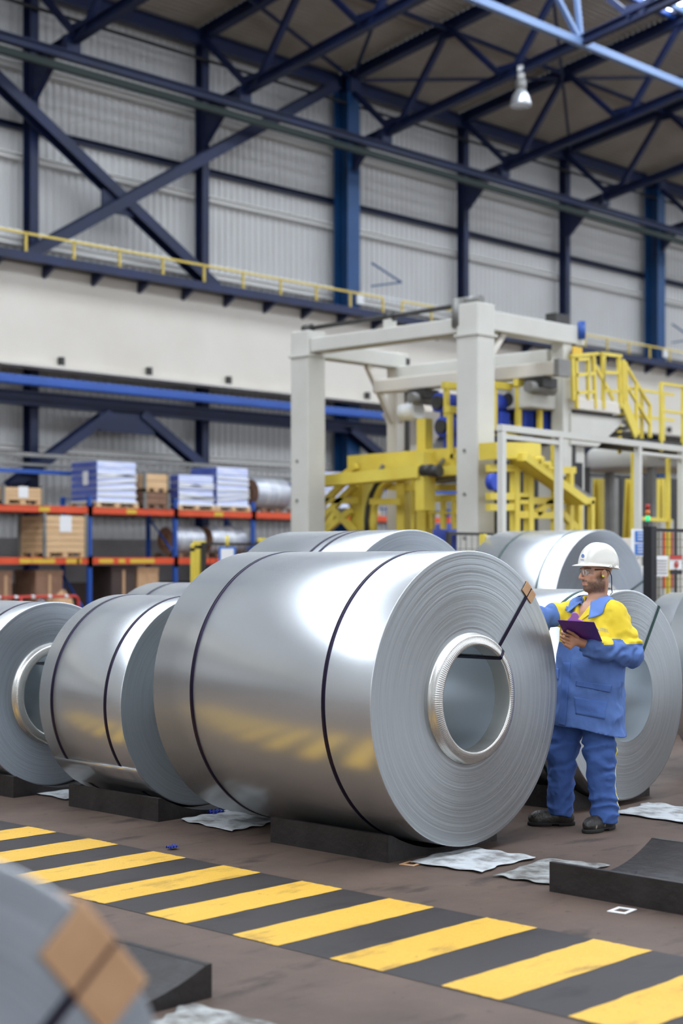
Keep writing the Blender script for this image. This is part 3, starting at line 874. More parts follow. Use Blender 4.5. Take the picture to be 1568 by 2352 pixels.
carton('tall brown carton on the floor below the big plank crate', 88, 150, 1310, 0, 'woodbrown')
carton('narrow brown carton on the floor below the long low crate', 2, 34, 1312, 0, 'woodbrown')
carton('dark brown carton on the floor under the empty shelf bay', 262, 316, 1300, 0, 'brownwall')
carton('pale topped carton on the floor beside the dark brown carton', 322, 370, 1304, 0, 'card')
# barrier rail and rubbish in front of the rack
yb_ = 29.0
t = thing('barrier_rail', 'red and white tubular barrier in front of the rack', 'barrier', (P(80, 1370, Y=yb_)[0], yb_, 0))
xa, xb = P(-60, 1370, Y=yb_)[0], P(180, 1370, Y=yb_)[0]; zb = P(80, 1371, Y=yb_)[2]
MB().tube([(xa, yb_, zb), (xb - .1, yb_, zb), (xb - .03, yb_, zb - .04), (xb, yb_, zb - .12), (xb, yb_, 0)], .035).build('bent_tube', 'red', t)
for k in range(12):
    x = xb - .35 - k * .45
    MB().cyl((x - .04, yb_, zb), (x + .04, yb_, zb), .04).build('white_band', 'white', t)
MB().tube([(xa + 1.2, yb_, zb), (xa + 1.2, yb_, 0)], .035).build('post', 'red', t)
for k, (px, s) in enumerate(((95, .5), (143, .62), (178, .36))):
    c = P(px, 1400, Y=29.6); rn = random.Random(k)
    m = MB()
    m.lathe([(.02, .0), (s * .5, .03), (s * .55, s * .5), (s * .35, s * .9), (s * .1, s * 1.1), (.0, s * 1.12)], c=(c.x, 29.6, 0), n=14)
    m.v = [(x + rn.uniform(-.05, .05), y + rn.uniform(-.05, .05), max(0, z * 1.5 + rn.uniform(-.05, .05))) for x, y, z in m.v]
    o = m.build('rubbish_bag', 'film_silver' if k != 1 else 'card'); tag(o, ('clear plastic rubbish bag', 'bulging brown rubbish bag', 'small clear rubbish bag')[k] + ' behind the red barrier', 'bag')
# bollards, framed sign and light fence in front of the rack
def bollard(label, px, ptop, w, d_):
    p = P(px, ptop, d=d_)
    t = thing('guard_post', label, 'post', (p.x, p.y, 0))
    B(p.x - w / 2, p.x + w / 2, p.y - w / 2, p.y + w / 2, 0, p.z).build('post_body', 'machine_yellow', t, bevel=.015)
    for z in (p.z - .12, p.z - .7, p.z - 1.2):
        B(p.x - w / 2 - .004, p.x + w / 2 + .004, p.y - w / 2 - .004, p.y + w / 2 + .004, z, z + .05).build('black_band', 'black', t)
bollard('slim yellow guard post in front of the rack upright', 445, 1249, .09, 26)
bollard('wide yellow guard post with black bands next to a slim one', 458, 1243, .17, 26)
bollard('yellow guard post whose tip shows above the tall coil', 601, 1236, .11, 26)
p = P(522, 1276, d=25)
t = thing('framed_sign', 'white notice in a blue frame on a yellow post', 'sign', (p.x, p.y, 0))
u = Vector((RV[0], RV[1], 0))
MB().beam(p + Vector((0, 0, -.14)), p + Vector((0, 0, .14)), .27, .03, u.cross(Vector((0, 0, 1)))).build('frame', 'signblue', t)
q = p - Vector((FV[0], FV[1], 0)) * .02
MB().beam(q + Vector((0, 0, -.11)), q + Vector((0, 0, .11)), .2, .01, u.cross(Vector((0, 0, 1)))).build('notice', 'paper', t)
MB().tube([(p.x, p.y, 0), (p.x, p.y, p.z - .12)], .03).tube([(p.x, p.y, p.z + .14), (p.x, p.y, p.z + .32)], .03).build('post', 'machine_yellow', t)
def mesh_fence(label, a, b, h, m, cell=.12, every=1.6, zbot=.1, r=.006):
    a = Vector(a); b = Vector(b); L_ = (b - a).length; n = max(1, round(L_ / every))
    t = thing('mesh_fence', label, 'fence', (a + b) / 2)
    for i in range(n + 1):
        p = a.lerp(b, i / n)
        MB().beam(p, p + Vector((0, 0, h)), .06, .06).build('post', m, t)
    for i in range(n):
        p0, p1 = a.lerp(b, i / n), a.lerp(b, (i + 1) / n)
        for z in (zbot, h - .02):
            MB().beam(p0 + Vector((0, 0, z)), p1 + Vector((0, 0, z)), .04, .04).build('frame_rail', m, t)
        w_ = MB(); k = int((p1 - p0).length / cell)
        for j in range(1, k):
            p = p0.lerp(p1, j / k); w_.beam(p + Vector((0, 0, zbot)), p + Vector((0, 0, h)), r, r)
        for j in range(1, int((h - zbot) / cell)):
            z = zbot + j * cell; w_.beam(p0 + Vector((0, 0, z)), p1 + Vector((0, 0, z)), r, r)
        o = w_.build('wire_mesh', m, t); o['kind'] = 'stuff'
    return t
a, b = P(468, 1246, Y=19.5), P(600, 1248, Y=19.5)
mesh_fence('thin dark mesh fence in front of the rack beside the guard posts', (a.x, 19.5, 0), (b.x, 19.5, 0), a.z, 'darkmetal')
# ================================================================== CREAM GANTRY
GX, GY0, GY1, GXB = 19.75, 15.87, 19.68, 22.1
t = thing('gantry_frame', 'grey white box section gantry standing over the yellow machine', 'gantry', (GX, 17.8, 0))
zt1 = P(707, 763, X=GX)[2]; zt2 = P(1092, 699, X=GX)[2]
zbt, zbb = P(900, 755, X=GX)[2], P(900, 789, X=GX)[2]
def bolts(par, x, y, zs):
    for z in zs: MB().cyl((x - .235, y, z), (x - .222, y, z), .03, 10).build('bolt_head', 'greymetal', par)
for y, zt in ((GY1, zt1), (GY0, zt2)):
    leg = B(GX - .22, GX + .22, y - .22, y + .22, 0, zt).build('leg', 'frame_white', t, bevel=.02)
    B(GX - .25, GX + .25, y - .25, y + .25, zbb - .07, zbb - .03).build('collar_plate', 'frame_white', t)
    bolts(t, GX, y + .05, (2.1, 2.8, 3.5))
B(GX - .17, GX + .17, GY0 + .22, GY1 - .22, zbb, zbt).build('front_beam', 'frame_white', t, bevel=.02)
B(GX + .22, GXB + .45, GY0 - .17, GY0 + .17, zbt - .2, zbt + .12).build('side_beam', 'frame_white', t, bevel=.02)
B(GX + .22, GXB + .2, GY1 - .15, GY1 + .15, zbt - .3, zbt - .02).build('side_beam', 'frame_white', t, bevel=.02)
B(GXB - .12, GXB + .12, GY1 - .12, GY1 + .12, 0, zbt).build('leg', 'cream', t)
B(GXB + .12, GXB + .22, GY1 - .16, GY1 - .02, 1.2, zbt - .1).build('rail_and_shade_strip', 'darkmetal', t)  # dark rail beside this leg
B(GXB - .13, GXB + .13, GY0 - .13, GY0 + .13, 0, zbt + .1).build('leg', 'frame_white', t, bevel=.02)
B(GXB + .13, GXB + .22, GY0 - .14, GY0 - .0, 1.2, zbt - .1).build('rail_and_shade_strip', 'darkmetal', t)  # dark bar drawn in for the shadow strip beside this leg
B(GXB - .15, GXB + .15, GY0 + .2, GY1 - .12, zbt - .62, zbt - .28).build('back_beam', 'frame_white', t, bevel=.02)
for a, b in ((((GX + .2), GY0, zbt - .75), (GX + .75, GY0, zbt - .15)), ((GXB, GY1 - .1, zbt - 1.3), (GXB, GY1 - .75, zbt - .45)), ((GXB - .1, GY1, zbt - 1.3), (GXB - .8, GY1, zbt - .3))):
    MB().beam(a, b, .1, .1).build('knee_brace', 'cream', t)
MB().tube([(GX, GY1 + .1, zt1 + .06), (GX, GY0 + .3, zt2 + .02)], .04).build('drive_shaft', 'darkmetal', t)
for y in (GY1, (GY0 + GY1) / 2 - .05):
    B(GX - .07, GX + .07, y - .09, y + .09, zbt, zt1 + .02).build('bearing_stand', 'frame_white', t)
    MB().cyl((GX, y - .1, zt1 + .06), (GX, y + .1, zt1 + .05), .08).build('bearing', 'darkmetal', t)
MB().cyl((GX - .1, GY0 + .24, zt2 - .35), (GX - .1, GY0 + .24, zt2 + .1), .14).cyl((GX - .1, GY0 + .24, zt2 + .05), (GX - .1, GY0 - .2, zt2 + .05), .07).build('drive_motor', 'greymetal', t)
B(GXB - .3, GXB + .1, GY0 - .1, GY0 + .12, zbt + .12, zbt + .3).build('drive_motor', 'darkmetal', t)
MB().cyl((GXB + .3, GY0 - .2, zbt - .1), (GXB + .3, GY0 - .2, zbt + .2), .07).build('blue_junction_box', 'midblue', t)
B(GXB + .02, GXB + .3, GY0 - .22, GY0 - .2, zbt - .45, zbt - .25).build('warning_plate', 'beam_label', t)
# lifting carriage that hangs inside the gantry
t = thing('lifting_carriage', 'cream lifting carriage beam inside the gantry with dark rollers below', 'carriage', (21.4, 17.5, 4.0))
zc = P(1200, 855, X=21.4)[2]
B(21.25, 21.55, 15.4, 19.5, zc - .12, zc + .12).build('carriage_beam', 'cream', t, bevel=.02)
B(21.23, 21.57, 15.3, 15.4, zc - .14, zc + .14).build('end_box', 'greymetal', t)
for y in (15.8, 17.0, 18.4):
    B(21.2, 21.6, y - .2, y + .2, zc - .3, zc - .14).build('roller_block', 'darkmetal', t)
    MB().cyl((21.05, y, zc - .3), (21.75, y, zc - .3), .1).build('roller', 'greymetal', t)
B(21.3, 22.2, 15.9, 16.7, zc - .62, zc - .25).build('gearbox', 'frame_white', t, bevel=.03)
MB().cyl((21.4, 18.5, zc - .5), (21.4, 18.9, zc - .5), .16, 20).build('white_motor', 'white', t)
t = thing('machine_post', 'cream post with spreading head behind the gantry', 'post', (23.1, 19.4, 0))
pp = P(958, 1000, X=23.1)
B(22.9, 23.3, pp.y - .22, pp.y + .22, 0, 5.1).build('shaft', 'cream', t)
MB().add([(23.1 + sx * w_, pp.y + sy * w_, z) for w_, z in ((.22, 4.0), (.5, 4.6)) for sx, sy in ((-1, -1), (1, -1), (1, 1), (-1, 1))], [(3, 2, 1, 0), (4, 5, 6, 7), (0, 1, 5, 4), (1, 2, 6, 5), (2, 3, 7, 6), (3, 0, 4, 7)]).build('head', 'cream', t)

# ================================================================== YELLOW MACHINE
MX = 21.0
def seg(t, name, a, b, w_, h_, m='machine_yellow', X=None, Y=None):
    pa = P(*a, X=X, Y=Y); pb = P(*b, X=X, Y=Y)
    return MB().beam(pa, pb, w_, h_).build(name, m, t)
t = thing('strapping_machine', 'yellow steel framed strapping machine between the gantry legs', 'machine', (MX, 18, 0))
seg(t, 'portal_beam', (815, 1068), (1062, 1050), .4, .32, X=MX)
seg(t, 'beam_lip', (815, 1092), (1062, 1074), .3, .06, X=MX)
seg(t, 'conveyor_beam', (700, 1109), (972, 1084), .3, .2, X=20.4)
seg(t, 'conveyor_beam', (985, 1086), (1062, 1080), .3, .16, X=20.6)
for px, w_, y0_ in ((832, .32, 1050), (926, .18, 1100), (975, .2, 962), (950, .08, 1080)):
    pa = P(px, y0_, X=MX); B(MX - w_ / 2, MX + w_ / 2, pa.y - w_ / 2, pa.y + w_ / 2, 0, pa.z).build('column', 'machine_yellow', t)
pa = P(972, 1100, X=20.4); B(20.3, 20.6, pa.y - .1, pa.y + .1, 2.6, 3.6).build('column', 'machine_yellow', t)
for a, b in (((700, 1200), (790, 1108)), ((720, 1210), (818, 1112)), ((700, 1150), (818, 1150)), ((745, 1222), (806, 1172)), ((770, 1172), (815, 1222)), ((852, 1152), (922, 1152)), ((740, 1230), (775, 1170)), ((780, 1100), (818, 1070))):
    seg(t, 'strut', a, b, .1, .11, X=20.7)
for a, b in (((935, 1120), (1062, 1120)), ((968, 1148), (1062, 1142)), ((860, 1115), (920, 1120)), ((968, 1178), (1062, 1178))):
    seg(t, 'cross_rail', a, b, .1, .12 if a[1] != 1178 else .04, X=MX)
for px in (992, 1018, 1044):
    seg(t, 'rail_post', (px, 1148), (px, 1215), .08, .08, X=MX)
m = MB(); pts = [P(x, y, X=20.9) for x, y in ((858, 1230), (857, 1195), (860, 1165), (868, 1135), (880, 1112), (900, 1100), (935, 1098))]
m.tube(pts, .07, 8).build('curved_guard', 'machine_yellow', t)
MB().tube([p + Vector((-.05, .12, 0)) for p in pts], .045, 8).build('cable_hose', 'darkmetal', t)
a, b = P(1000, 1100, X=20.9), P(1062, 1092, X=20.9); MB().beam(a, b, .4, .16).build('tunnel_duct', 'greymetal', t)  # grey tunnel duct
for px, py in ((982, 1080), (1000, 1082)):
    c = P(px, py, X=20.25); MB().cyl(c - Vector((0, .1, 0)), c + Vector((0, .12, 0)), .1).build('servo_motor', 'darkmetal', t)
for (x0, y0_), (x1, y1_) in (((740, 1170), (800, 1172)),):
    for k in range(6):
        c = P(x0 + k * 12, 1175, X=20.8); MB().cyl(c - Vector((.12, 0, 0)), c + Vector((.12, 0, 0)), .06, 10).build('roller', 'greymetal', t)
for a, b in (((880, 1068), (870, 1086)), ((1020, 1055), (1005, 1075))):
    MB().beam(P(*a, X=20.7), P(*b, X=20.7), .05, .06).build('latch_arm', 'greymetal', t)
# right wing
YM = 15.25
t2 = thing('infeed_frame', 'yellow frame with sloping conveyor behind the pale guard frame', 'machine', (23.5, YM, 0))
seg(t2, 'top_beam', (1120, 1036), (1222, 1036), .35, .26, Y=YM)
for px, w_, y0_ in ((1182, .12, 1030), (1214, .12, 1030), (1272, .08, 1020), (1327, .12, 1150), (1357, .09, 1150), (1308, .1, 1075)):
    pa = P(px, y0_, Y=YM); B(pa.x - w_ / 2, pa.x + w_ / 2, YM - w_ / 2, YM + w_ / 2, 0, pa.z).build('column', 'machine_yellow', t2)
seg(t2, 'sloping_conveyor', (1192, 1050), (1332, 1152), .3, .13, Y=YM - .2)
seg(t2, 'conveyor_belt', (1205, 1044), (1345, 1146), .28, .06, 'greymetal', Y=YM + .2)
for a, b in (((1120, 1075), (1215, 1075)), ((1120, 1140), (1215, 1140)), ((1190, 1150), (1362, 1150)), ((1185, 1182), (1280, 1184)), ((1290, 1180), (1325, 1216)), ((1262, 1150), (1300, 1190)), ((1230, 1180), (1262, 1152)), ((1120, 1165), (1180, 1165)), ((1275, 1080), (1318, 1080))):
    seg(t2, 'cross_rail', a, b, .09, .11, Y=YM)
c = P(1133, 1107, Y=YM - .3); MB().cyl(c - Vector((0, .06, 0)), c + Vector((0, .06, 0)), .13, 20).build('blue_wheel', 'royal', t2)
B(P(1130, 1020, Y=17.6)[0], P(1345, 1020, Y=17.6)[0], 17.5, 17.7, .0, 3.55).build('back_panel', 'darkmetal', t2)
for k in range(3):
    a = P(1235 + k * 16, 1055 + k * 12, Y=YM - .3); MB().cyl(a - Vector((0, .1, 0)), a + Vector((0, .14, 0)), .05, 10).build('roller', 'machine_yellow', t2)
# strapping heads with blue motors hung under the carriage
def head(label, px, py, d_, flip=1):
    c = P(px, py, d=d_)
    t = thing('strapping_unit', label, 'machine', c)
    MB().cyl(c + Vector((-.3, 0, .02)), c + Vector((.12, 0, .02)), .17, 20).build('motor_body', 'royal', t)
    MB().cyl(c + Vector((-.36, 0, .02)), c + Vector((-.3, 0, .02)), .12, 16).build('motor_cap', 'darkmetal', t)
    B(c.x - .1, c.x + .2, c.y - .15, c.y + .15, c.z - .5, c.z - .12).build('gearbox', 'royal', t, bevel=.03)
    for s in (-.32, .32):
        MB().beam(c + Vector((s, -.2, .35)), c + Vector((s, -.2, -.55)), .07, .09).build('yellow_bracket', 'machine_yellow', t)
    MB().beam(c + Vector((-.4, -.2, .3)), c + Vector((.4, -.2, .3)), .1, .12).build('yellow_bracket', 'machine_yellow', t)
    MB().beam(c + Vector((-.4, -.2, -.5)), c + Vector((.4, -.2, -.5)), .07, .08).build('yellow_bracket', 'machine_yellow', t)
    MB().cyl(c + Vector((.3, -.1, -.1)), c + Vector((.42, -.1, -.1)), .16, 16).build('pulley', 'darkmetal', t)
    MB().tube([c + Vector((.1, -.2, .2)), c + Vector((.3, -.3, .05)), c + Vector((.36, -.25, -.3)), c + Vector((.2, -.2, -.5))], .025, 6).build('cable', 'black', t)
head('blue motor unit in yellow brackets above the tall yellow column', 1032, 930, 27.5)
head('lower blue motor unit beside the tall yellow column', 1040, 985, 27.2)
head('blue motor unit in yellow brackets behind the motor topped gantry leg', 1140, 930, 26.8)
head('blue motor unit in yellow brackets midway under the carriage beam', 1195, 925, 27.0)
head('blue motor unit in yellow brackets beside the gantry leg with warning plate', 1243, 930, 27.2)
# ================================================================== PLATFORM, STAIR, DRUM
YP = 15.6
t = thing('service_platform', 'small cream service platform with yellow railing beside the gantry', 'platform', (24, YP, 3.9))
zf = P(1370, 918, Y=YP)[2]; zu = P(1370, 945, Y=YP)[2]
xa, xb = P(1322, 930, Y=YP)[0], P(1425, 930, Y=YP)[0]
B(xa, xb, YP, YP + 1.2, zu, zf).build('deck_box', 'cream', t, bevel=.02)
B(xa + .1, xb - .1, YP + .1, YP + 1.1, zu - .06, zu).build('underside', 'darkmetal', t)
m = MB(); q0 = P(1322, 950, Y=YP)[0]; q1 = P(1352, 950, Y=YP)[0]
m.add([(x, y, z) for z, e in ((zu - .06, 1.0), (zu - .6, .25)) for x, y in ((q0, YP + .1), (q0 + .5 + e * 1.2, YP + .1), (q0 + .5 + e * 1.2, YP + .9), (q0, YP + .9))], [(0, 1, 2, 3), (7, 6, 5, 4), (0, 4, 5, 1), (1, 5, 6, 2), (2, 6, 7, 3), (3, 7, 4, 0)])
m.build('haunch', 'frame_white', t)
B(q0, q0 + .55, YP + .2, YP + .8, 0, zu - .5).build('support_leg', 'frame_white', t, bevel=.02)
B(q0 + .1, q0 + .4, YP + .14, YP + .2, 1.2, zu - .9).build('cable_chain', 'black', t)
def yrail(a, b, name='railing_bar', w_=.055, Y=YP, par=None, m='machine_yellow'):
    MB().beam(P(*a, Y=Y), P(*b, Y=Y), w_, w_).build(name, m, par or t)
for a, b in (((1309, 818), (1372, 812)), ((1380, 812), (1426, 818)), ((1313, 818), (1316, 920)), ((1322, 822), (1324, 938)), ((1362, 812), (1367, 938)), ((1383, 812), (1386, 938)), ((1386, 815), (1384, 938)),
             ((1420, 818), (1424, 938)), ((1318, 862), (1362, 858)), ((1318, 903), (1362, 900)), ((1386, 855), (1424, 857)), ((1386, 897), (1424, 900)), ((1320, 826), (1352, 824)), ((1350, 824), (1350, 918)), ((1366, 840), (1408, 918))):
    yrail(a, b)
t = thing('steel_stair', 'yellow steel stair descending from the service platform to the catwalk', 'stair', (P(1440, 1000, Y=YP)[0], YP, 3))
for dy in (0, .8):
    MB().beam(P(1432, 925, Y=YP + dy), P(1462, 1000, Y=YP + dy), .05, .2).build('stringer', 'machine_yellow', t)
    for a, b in (((1430, 828), (1492, 932)), ((1434, 878), (1490, 972))):
        MB().beam(P(*a, Y=YP + dy), P(*b, Y=YP + dy), .05, .05).build('handrail', 'machine_yellow', t)
    for a, b in (((1430, 828), (1432, 930)), ((1436, 832), (1438, 945)), ((1461, 880), (1461, 1000)), ((1492, 930), (1492, 1005))):
        MB().beam(P(*a, Y=YP + dy), P(*b, Y=YP + dy), .055, .055).build('handrail_post', 'machine_yellow', t)
for k in range(6):
    c = P(1434 + 5 * k, 930 + 13 * k, Y=YP); B(c.x - .12, c.x + .12, YP, YP + .8, c.z - .02, c.z + .02).build('tread', 'greymetal', t)
t = thing('catwalk', 'yellow railed catwalk leading away from the stair foot', 'catwalk', (P(1530, 1000, Y=YP)[0], YP, 3.2))
x0c, x1c = P(1455, 1000, Y=YP)[0], P(1640, 1000, Y=YP)[0]; zc = P(1500, 1010, Y=YP)[2]
B(x0c, x1c, YP, YP + .9, zc - .14, zc).build('deck_plate', 'darkmetal', t)
for dy in (0, .9):
    for zz in (.55, 1.05): MB().beam((x0c + .9, YP + dy, zc + zz), (x1c, YP + dy, zc + zz), .05, .05).build('railing_bar', 'machine_yellow', t)
    for x in np.arange(x0c + .9, x1c, .75): MB().beam((x, YP + dy, zc - .2), (x, YP + dy, zc + 1.05), .055, .055).build('railing_post', 'machine_yellow', t)
t = thing('drum_housing', 'round grey white drum housing carried under the catwalk', 'machine', (0, 0, 0))
c = P(1490, 1055, Y=17.3); t.location = (c.x, c.y, 0)
zb_, zt_ = P(1475, 1080, Y=17.3)[2], P(1475, 1030, Y=17.3)[2]
MB().lathe([(0, zt_), (1.16, zt_), (1.22, zt_ - .06), (1.22, zb_ + .05), (1.17, zb_), (0, zb_)], c=(c.x, c.y, 0), n=40).build('drum', 'frame_white', t)
for dx, dy in ((-.85, -.6), (.7, -.8), (0, .95), (-.25, -1.0)):
    B(c.x + dx - .07, c.x + dx + .07, c.y + dy - .07, c.y + dy + .07, 0, zb_ + .02).build('drum_leg', 'greymetal', t)
B(c.x - .5, c.x - .05, c.y - .6, c.y - .5, .6, 2.55).build('control_panel', 'frame_white', t)
B(c.x - .46, c.x - .1, c.y - .62, c.y - .6, 1.2, 2.3).build('panel_door', 'orange', t)
for px, lab_ in ((1377, 'short yellow mast beside the platform leg'), (1436, 'leaning yellow mast under the drum housing'), (1500, 'broad yellow mast past the drum housing'), (1515, 'narrow yellow mast next to the broad one')):
    c = P(px, 1100, Y=18.9); w_ = .22 if px != 1515 else .12
    t = thing('yellow_mast', lab_, 'mast', (c.x, 18.9, 0))
    MB().ibeam((c.x, 18.9, 0), (c.x + (.25 if px == 1436 else 0), 18.9, c.z), w_, .2, .04, (0, 1, 0)).build('mast_shaft', 'machine_yellow', t)
    for k in range(5): B(c.x - w_ / 2, c.x + w_ / 2, 18.78, 18.8, .5 + k * .42, .56 + k * .42).build('cross_plate', 'machine_yellow', t)
xk = P(1345, 1150, Y=20.5)[0]
for k, (w_, lab_) in enumerate(((1.3, 'grey control cabinet nearest the platform leg, behind the short yellow mast'), (1.7, 'dark control cabinet behind the drum housing legs'), (1.7, 'dark control cabinet behind the broad yellow mast'), (2.4, 'widest dark control cabinet, behind the black mesh fence'))):
    x0k = xk; xk += w_ + .03
    t = thing('control_cabinet', lab_, 'cabinet', (x0k + w_ / 2, 20.5, 0))
    B(x0k, x0k + w_, 20.5, 21.1, 0, 3.75).build('cabinet_body', 'darkmetal', t, bevel=.02)
    for s_ in (0, 1):
        xa_ = x0k + .03 + s_ * (w_ / 2)
        d_ = B(xa_, xa_ + w_ / 2 - .05, 20.47, 20.5, .2, 3.65).build('cabinet_door', 'greymetal' if k == 0 else 'darkmetal', t)
        B(x0k + w_ / 2 + (s_ * 2 - 1) * .08 - .015, x0k + w_ / 2 + (s_ * 2 - 1) * .08 + .015, 20.44, 20.47, 1.2, 1.5).build('handle', 'black', d_)
# ================================================================== GUARDS, FENCES, SIGNS
YG = 13.4
t = thing('guard_barrier', 'pale tubular guard frame standing before the infeed conveyor', 'frame', (P(1300, 1100, Y=YG)[0], YG, 0))
def gz(px, py): return P(px, py, Y=YG)
MB().beam(gz(1146, 982), gz(1600, 1036), .1, .09).build('top_rail', 'frame_white', t)
MB().beam(gz(1150, 1002), gz(1283, 1018), .08, .06).build('second_rail', 'frame_white', t)
MB().beam(gz(1465, 1040), gz(1600, 1055), .08, .05).build('second_rail', 'frame_white', t)
for px, y_ in ((1152, 985), (1283, 1000), (1465, 1025), (1564, 1035)):
    p = gz(px, y_); B(p.x - .045, p.x + .045, YG - .045, YG + .045, 0, p.z).build('post', 'frame_white', t)
for px, y_ in ((1278, 1030), (1454, 1040), (1534, 1050)):
    p = P(px, y_, Y=YG + .2); B(p.x - .03, p.x + .03, YG + .17, YG + .23, 0, p.z).build('yellow_edge', 'machine_yellow', t)
MB().beam(P(1458, 1190, Y=YG + .2), P(1540, 1196, Y=YG + .2), .05, .06).build('yellow_rail', 'machine_yellow', t)
a, b = P(1112, 1230, Y=13.0), P(1460, 1230, Y=13.0)
t = thing('screen_wall', 'low cream screen panels behind the coil with green straps', 'screen', ((a.x + b.x) / 2, 13.0, 0))
n = 4
for i in range(n):
    xa, xb = a.x + (b.x - a.x) * i / n, a.x + (b.x - a.x) * (i + 1) / n
    B(xa + .01, xb - .01, 12.97, 13.03, .1, a.z).build('screen_panel', 'cream', t, bevel=.01)
    B(xa - .03, xa + .03, 12.98, 13.06, 0, a.z + .02).build('screen_post', 'machine_yellow', t)
a, b = P(1030, 1222, Y=13.9), P(1160, 1224, Y=13.9)
mesh_fence('grey mesh fence at the foot of the motor topped gantry leg', (a.x, 13.9, 0), (b.x, 13.9, 0), a.z, 'darkmetal')
YN = 10.6
a, b = P(1492, 1213, Y=YN), P(1600, 1213, Y=YN)
t = mesh_fence('black framed mesh fence carrying the warning notices', (a.x, YN, 0), (b.x + .9, YN, 0), a.z, 'black', cell=.1, every=2.6)
B(a.x - .06, a.x + .06, YN - .06, YN + .06, 0, a.z + .02).build('gate_post', 'black', t)
def flat(name, label, px0, py0, px1, py1, Y, m, cat='sign'):
    a = P(px0, py1, Y=Y); b = P(px1, py0, Y=Y); lo, hi = a.z, P(px0, py0, Y=Y).z
    t = thing(name, label, cat, (a.x, Y, lo))
    B(a.x, b.x, Y - .01, Y, lo, hi).build('board', m, t)
    return t, a.x, b.x, lo, hi
t, xa, xb, lo, hi = flat('safety_sign', 'tall white sign with two blue panels on a thin post', 1449, 1215, 1487, 1278, 12.2, 'white')
h = hi - lo; w_ = xb - xa
for z0, z1 in ((.53, .93), (.06, .46)):
    B(xa + w_ * .18, xb - w_ * .04, 12.18, 12.189, lo + h * z0, lo + h * z1).build('blue_panel', 'signblue', t)
    for k in range(3):
        zz = lo + h * (z0 + .08 + k * .11)
        B(xa + w_ * .3, xb - w_ * .16, 12.172, 12.179, zz, zz + h * .035).build('text_line', 'white', t)
SGX = (xa + xb) / 2
MB().tube([((xa + xb) / 2, 12.24, 0), ((xa + xb) / 2, 12.24, hi)], .03).build('post', 'frame_white', t)
t, xa, xb, lo, hi = flat('paper_notice', 'plain white notice hanging on the black fence', 1504, 1276, 1532, 1324, YN - .05, 'paper', 'notice')
for k in range(5): B(xa + .02, xb - .03, YN - .068, YN - .062, lo + (hi - lo) * (.15 + .15 * k), lo + (hi - lo) * (.18 + .15 * k)).build('text_line', 'greymetal', t)
t, xa, xb, lo, hi = flat('prohibition_sign', 'white sign with red header and red ring on the black fence', 1536, 1276, 1563, 1308, YN - .05, 'white')
B(xa, xb, YN - .07, YN - .061, hi - (hi - lo) * .26, hi).build('red_header', 'red', t)
B(xa, xb, YN - .07, YN - .061, lo - .06, lo - .01).build('black_footer', 'black', t)
rr = (hi - lo) * .26; cc = ((xa + xb) / 2, YN - .07, lo + (hi - lo) * .36)
MB().lathe([(rr * .7, 0), (rr, 0), (rr, -.006), (rr * .7, -.006), (rr * .7, 0)], 'y', cc, 24).beam((cc[0] - rr * .6, cc[1], cc[2] + rr * .6), (cc[0] + rr * .6, cc[1], cc[2] - rr * .6), .006, .02).build('red_ring', 'red', t)
MB().lathe([(0, .002), (rr * .4, .002)], 'y', cc, 12).build('black_symbol', 'black', t)
p = P(1479, 1316, Y=12.15)
t = thing('pendant_control', 'small red and white pendant control beneath the blue panelled sign', 'control', p)
MB().cbox(p, .1, .07, .2).build('pendant_body', 'white', t, bevel=.02)
MB().beam(p + Vector((0, .02, .06)), Vector((SGX, 12.24, p.z + .06)), .03, .03).build('hook_arm', 'darkmetal', t)
MB().cyl(p + Vector((0, -.05, .04)), p + Vector((0, -.03, .04)), .025, 12).build('red_button', 'red', t)
MB().tube([p + Vector((0, 0, -.1)), p + Vector((.02, .02, -.4)), p + Vector((-.05, .05, -.8))], .012, 6).build('cable', 'black', t)
p = P(1487, 1200, Y=13.2)
t = thing('signal_tower', 'slim signal tower with red orange and green lenses', 'signal light', p)
MB().tube([(p.x, p.y, 0), p], .018, 8).build('pole', 'black', t)
for k, (nm, col, e) in enumerate((('green_lens', '35c07a', 1.2), ('orange_lens', 'd07020', 0), ('red_lens', 'a02018', 0))):
    mm = mat(nm + '_plastic', col, .3, emit=(col, e) if e else None)
    z = p.z + .02 + k * .09; MB().cyl((p.x, p.y, z), (p.x, p.y, z + .08), .035, 14).build(nm, mm, t)
# blue tarpaulin roll behind the near gantry leg
t = thing('tarpaulin_roll', 'bright blue tarpaulin covered coil behind the gantry leg', 'covered coil', (22.5, 18, 0))
rn = random.Random(5); R = 1.21
m = MB(); n = 60; rows = 14; vs = []
for i in range(rows + 1):
    for k in range(n + 1):
        a = -0.55 * PI + 2.1 * PI * 0 + (1.1 * PI * 2 / 2) * k / n * 1.0 + .5 * PI - .05 * PI * 0
        a = PI * (1.08 - 1.16 * k / n)
        r = R + .02 * math.sin(a * 9 + i * .7) + .012 * math.sin(i * 2.1 + a * 4)
        vs.append((22.5 + r * math.cos(a), 18.0 + 1.3 * i / rows, max(.02, 1.2 + r * math.sin(a))))
m.add(vs, [(i * (n + 1) + k, i * (n + 1) + k + 1, (i + 1) * (n + 1) + k + 1, (i + 1) * (n + 1) + k) for i in range(rows) for k in range(n)], True)
m.build('tarpaulin', 'royal', t, solid=.01)
MB().lathe([(0, 18.02), (R - .03, 18.02), (R - .03, 19.28), (0, 19.28)], 'y', (22.5, 0, 1.21), 48).build('covered_coil', 'royal', t)
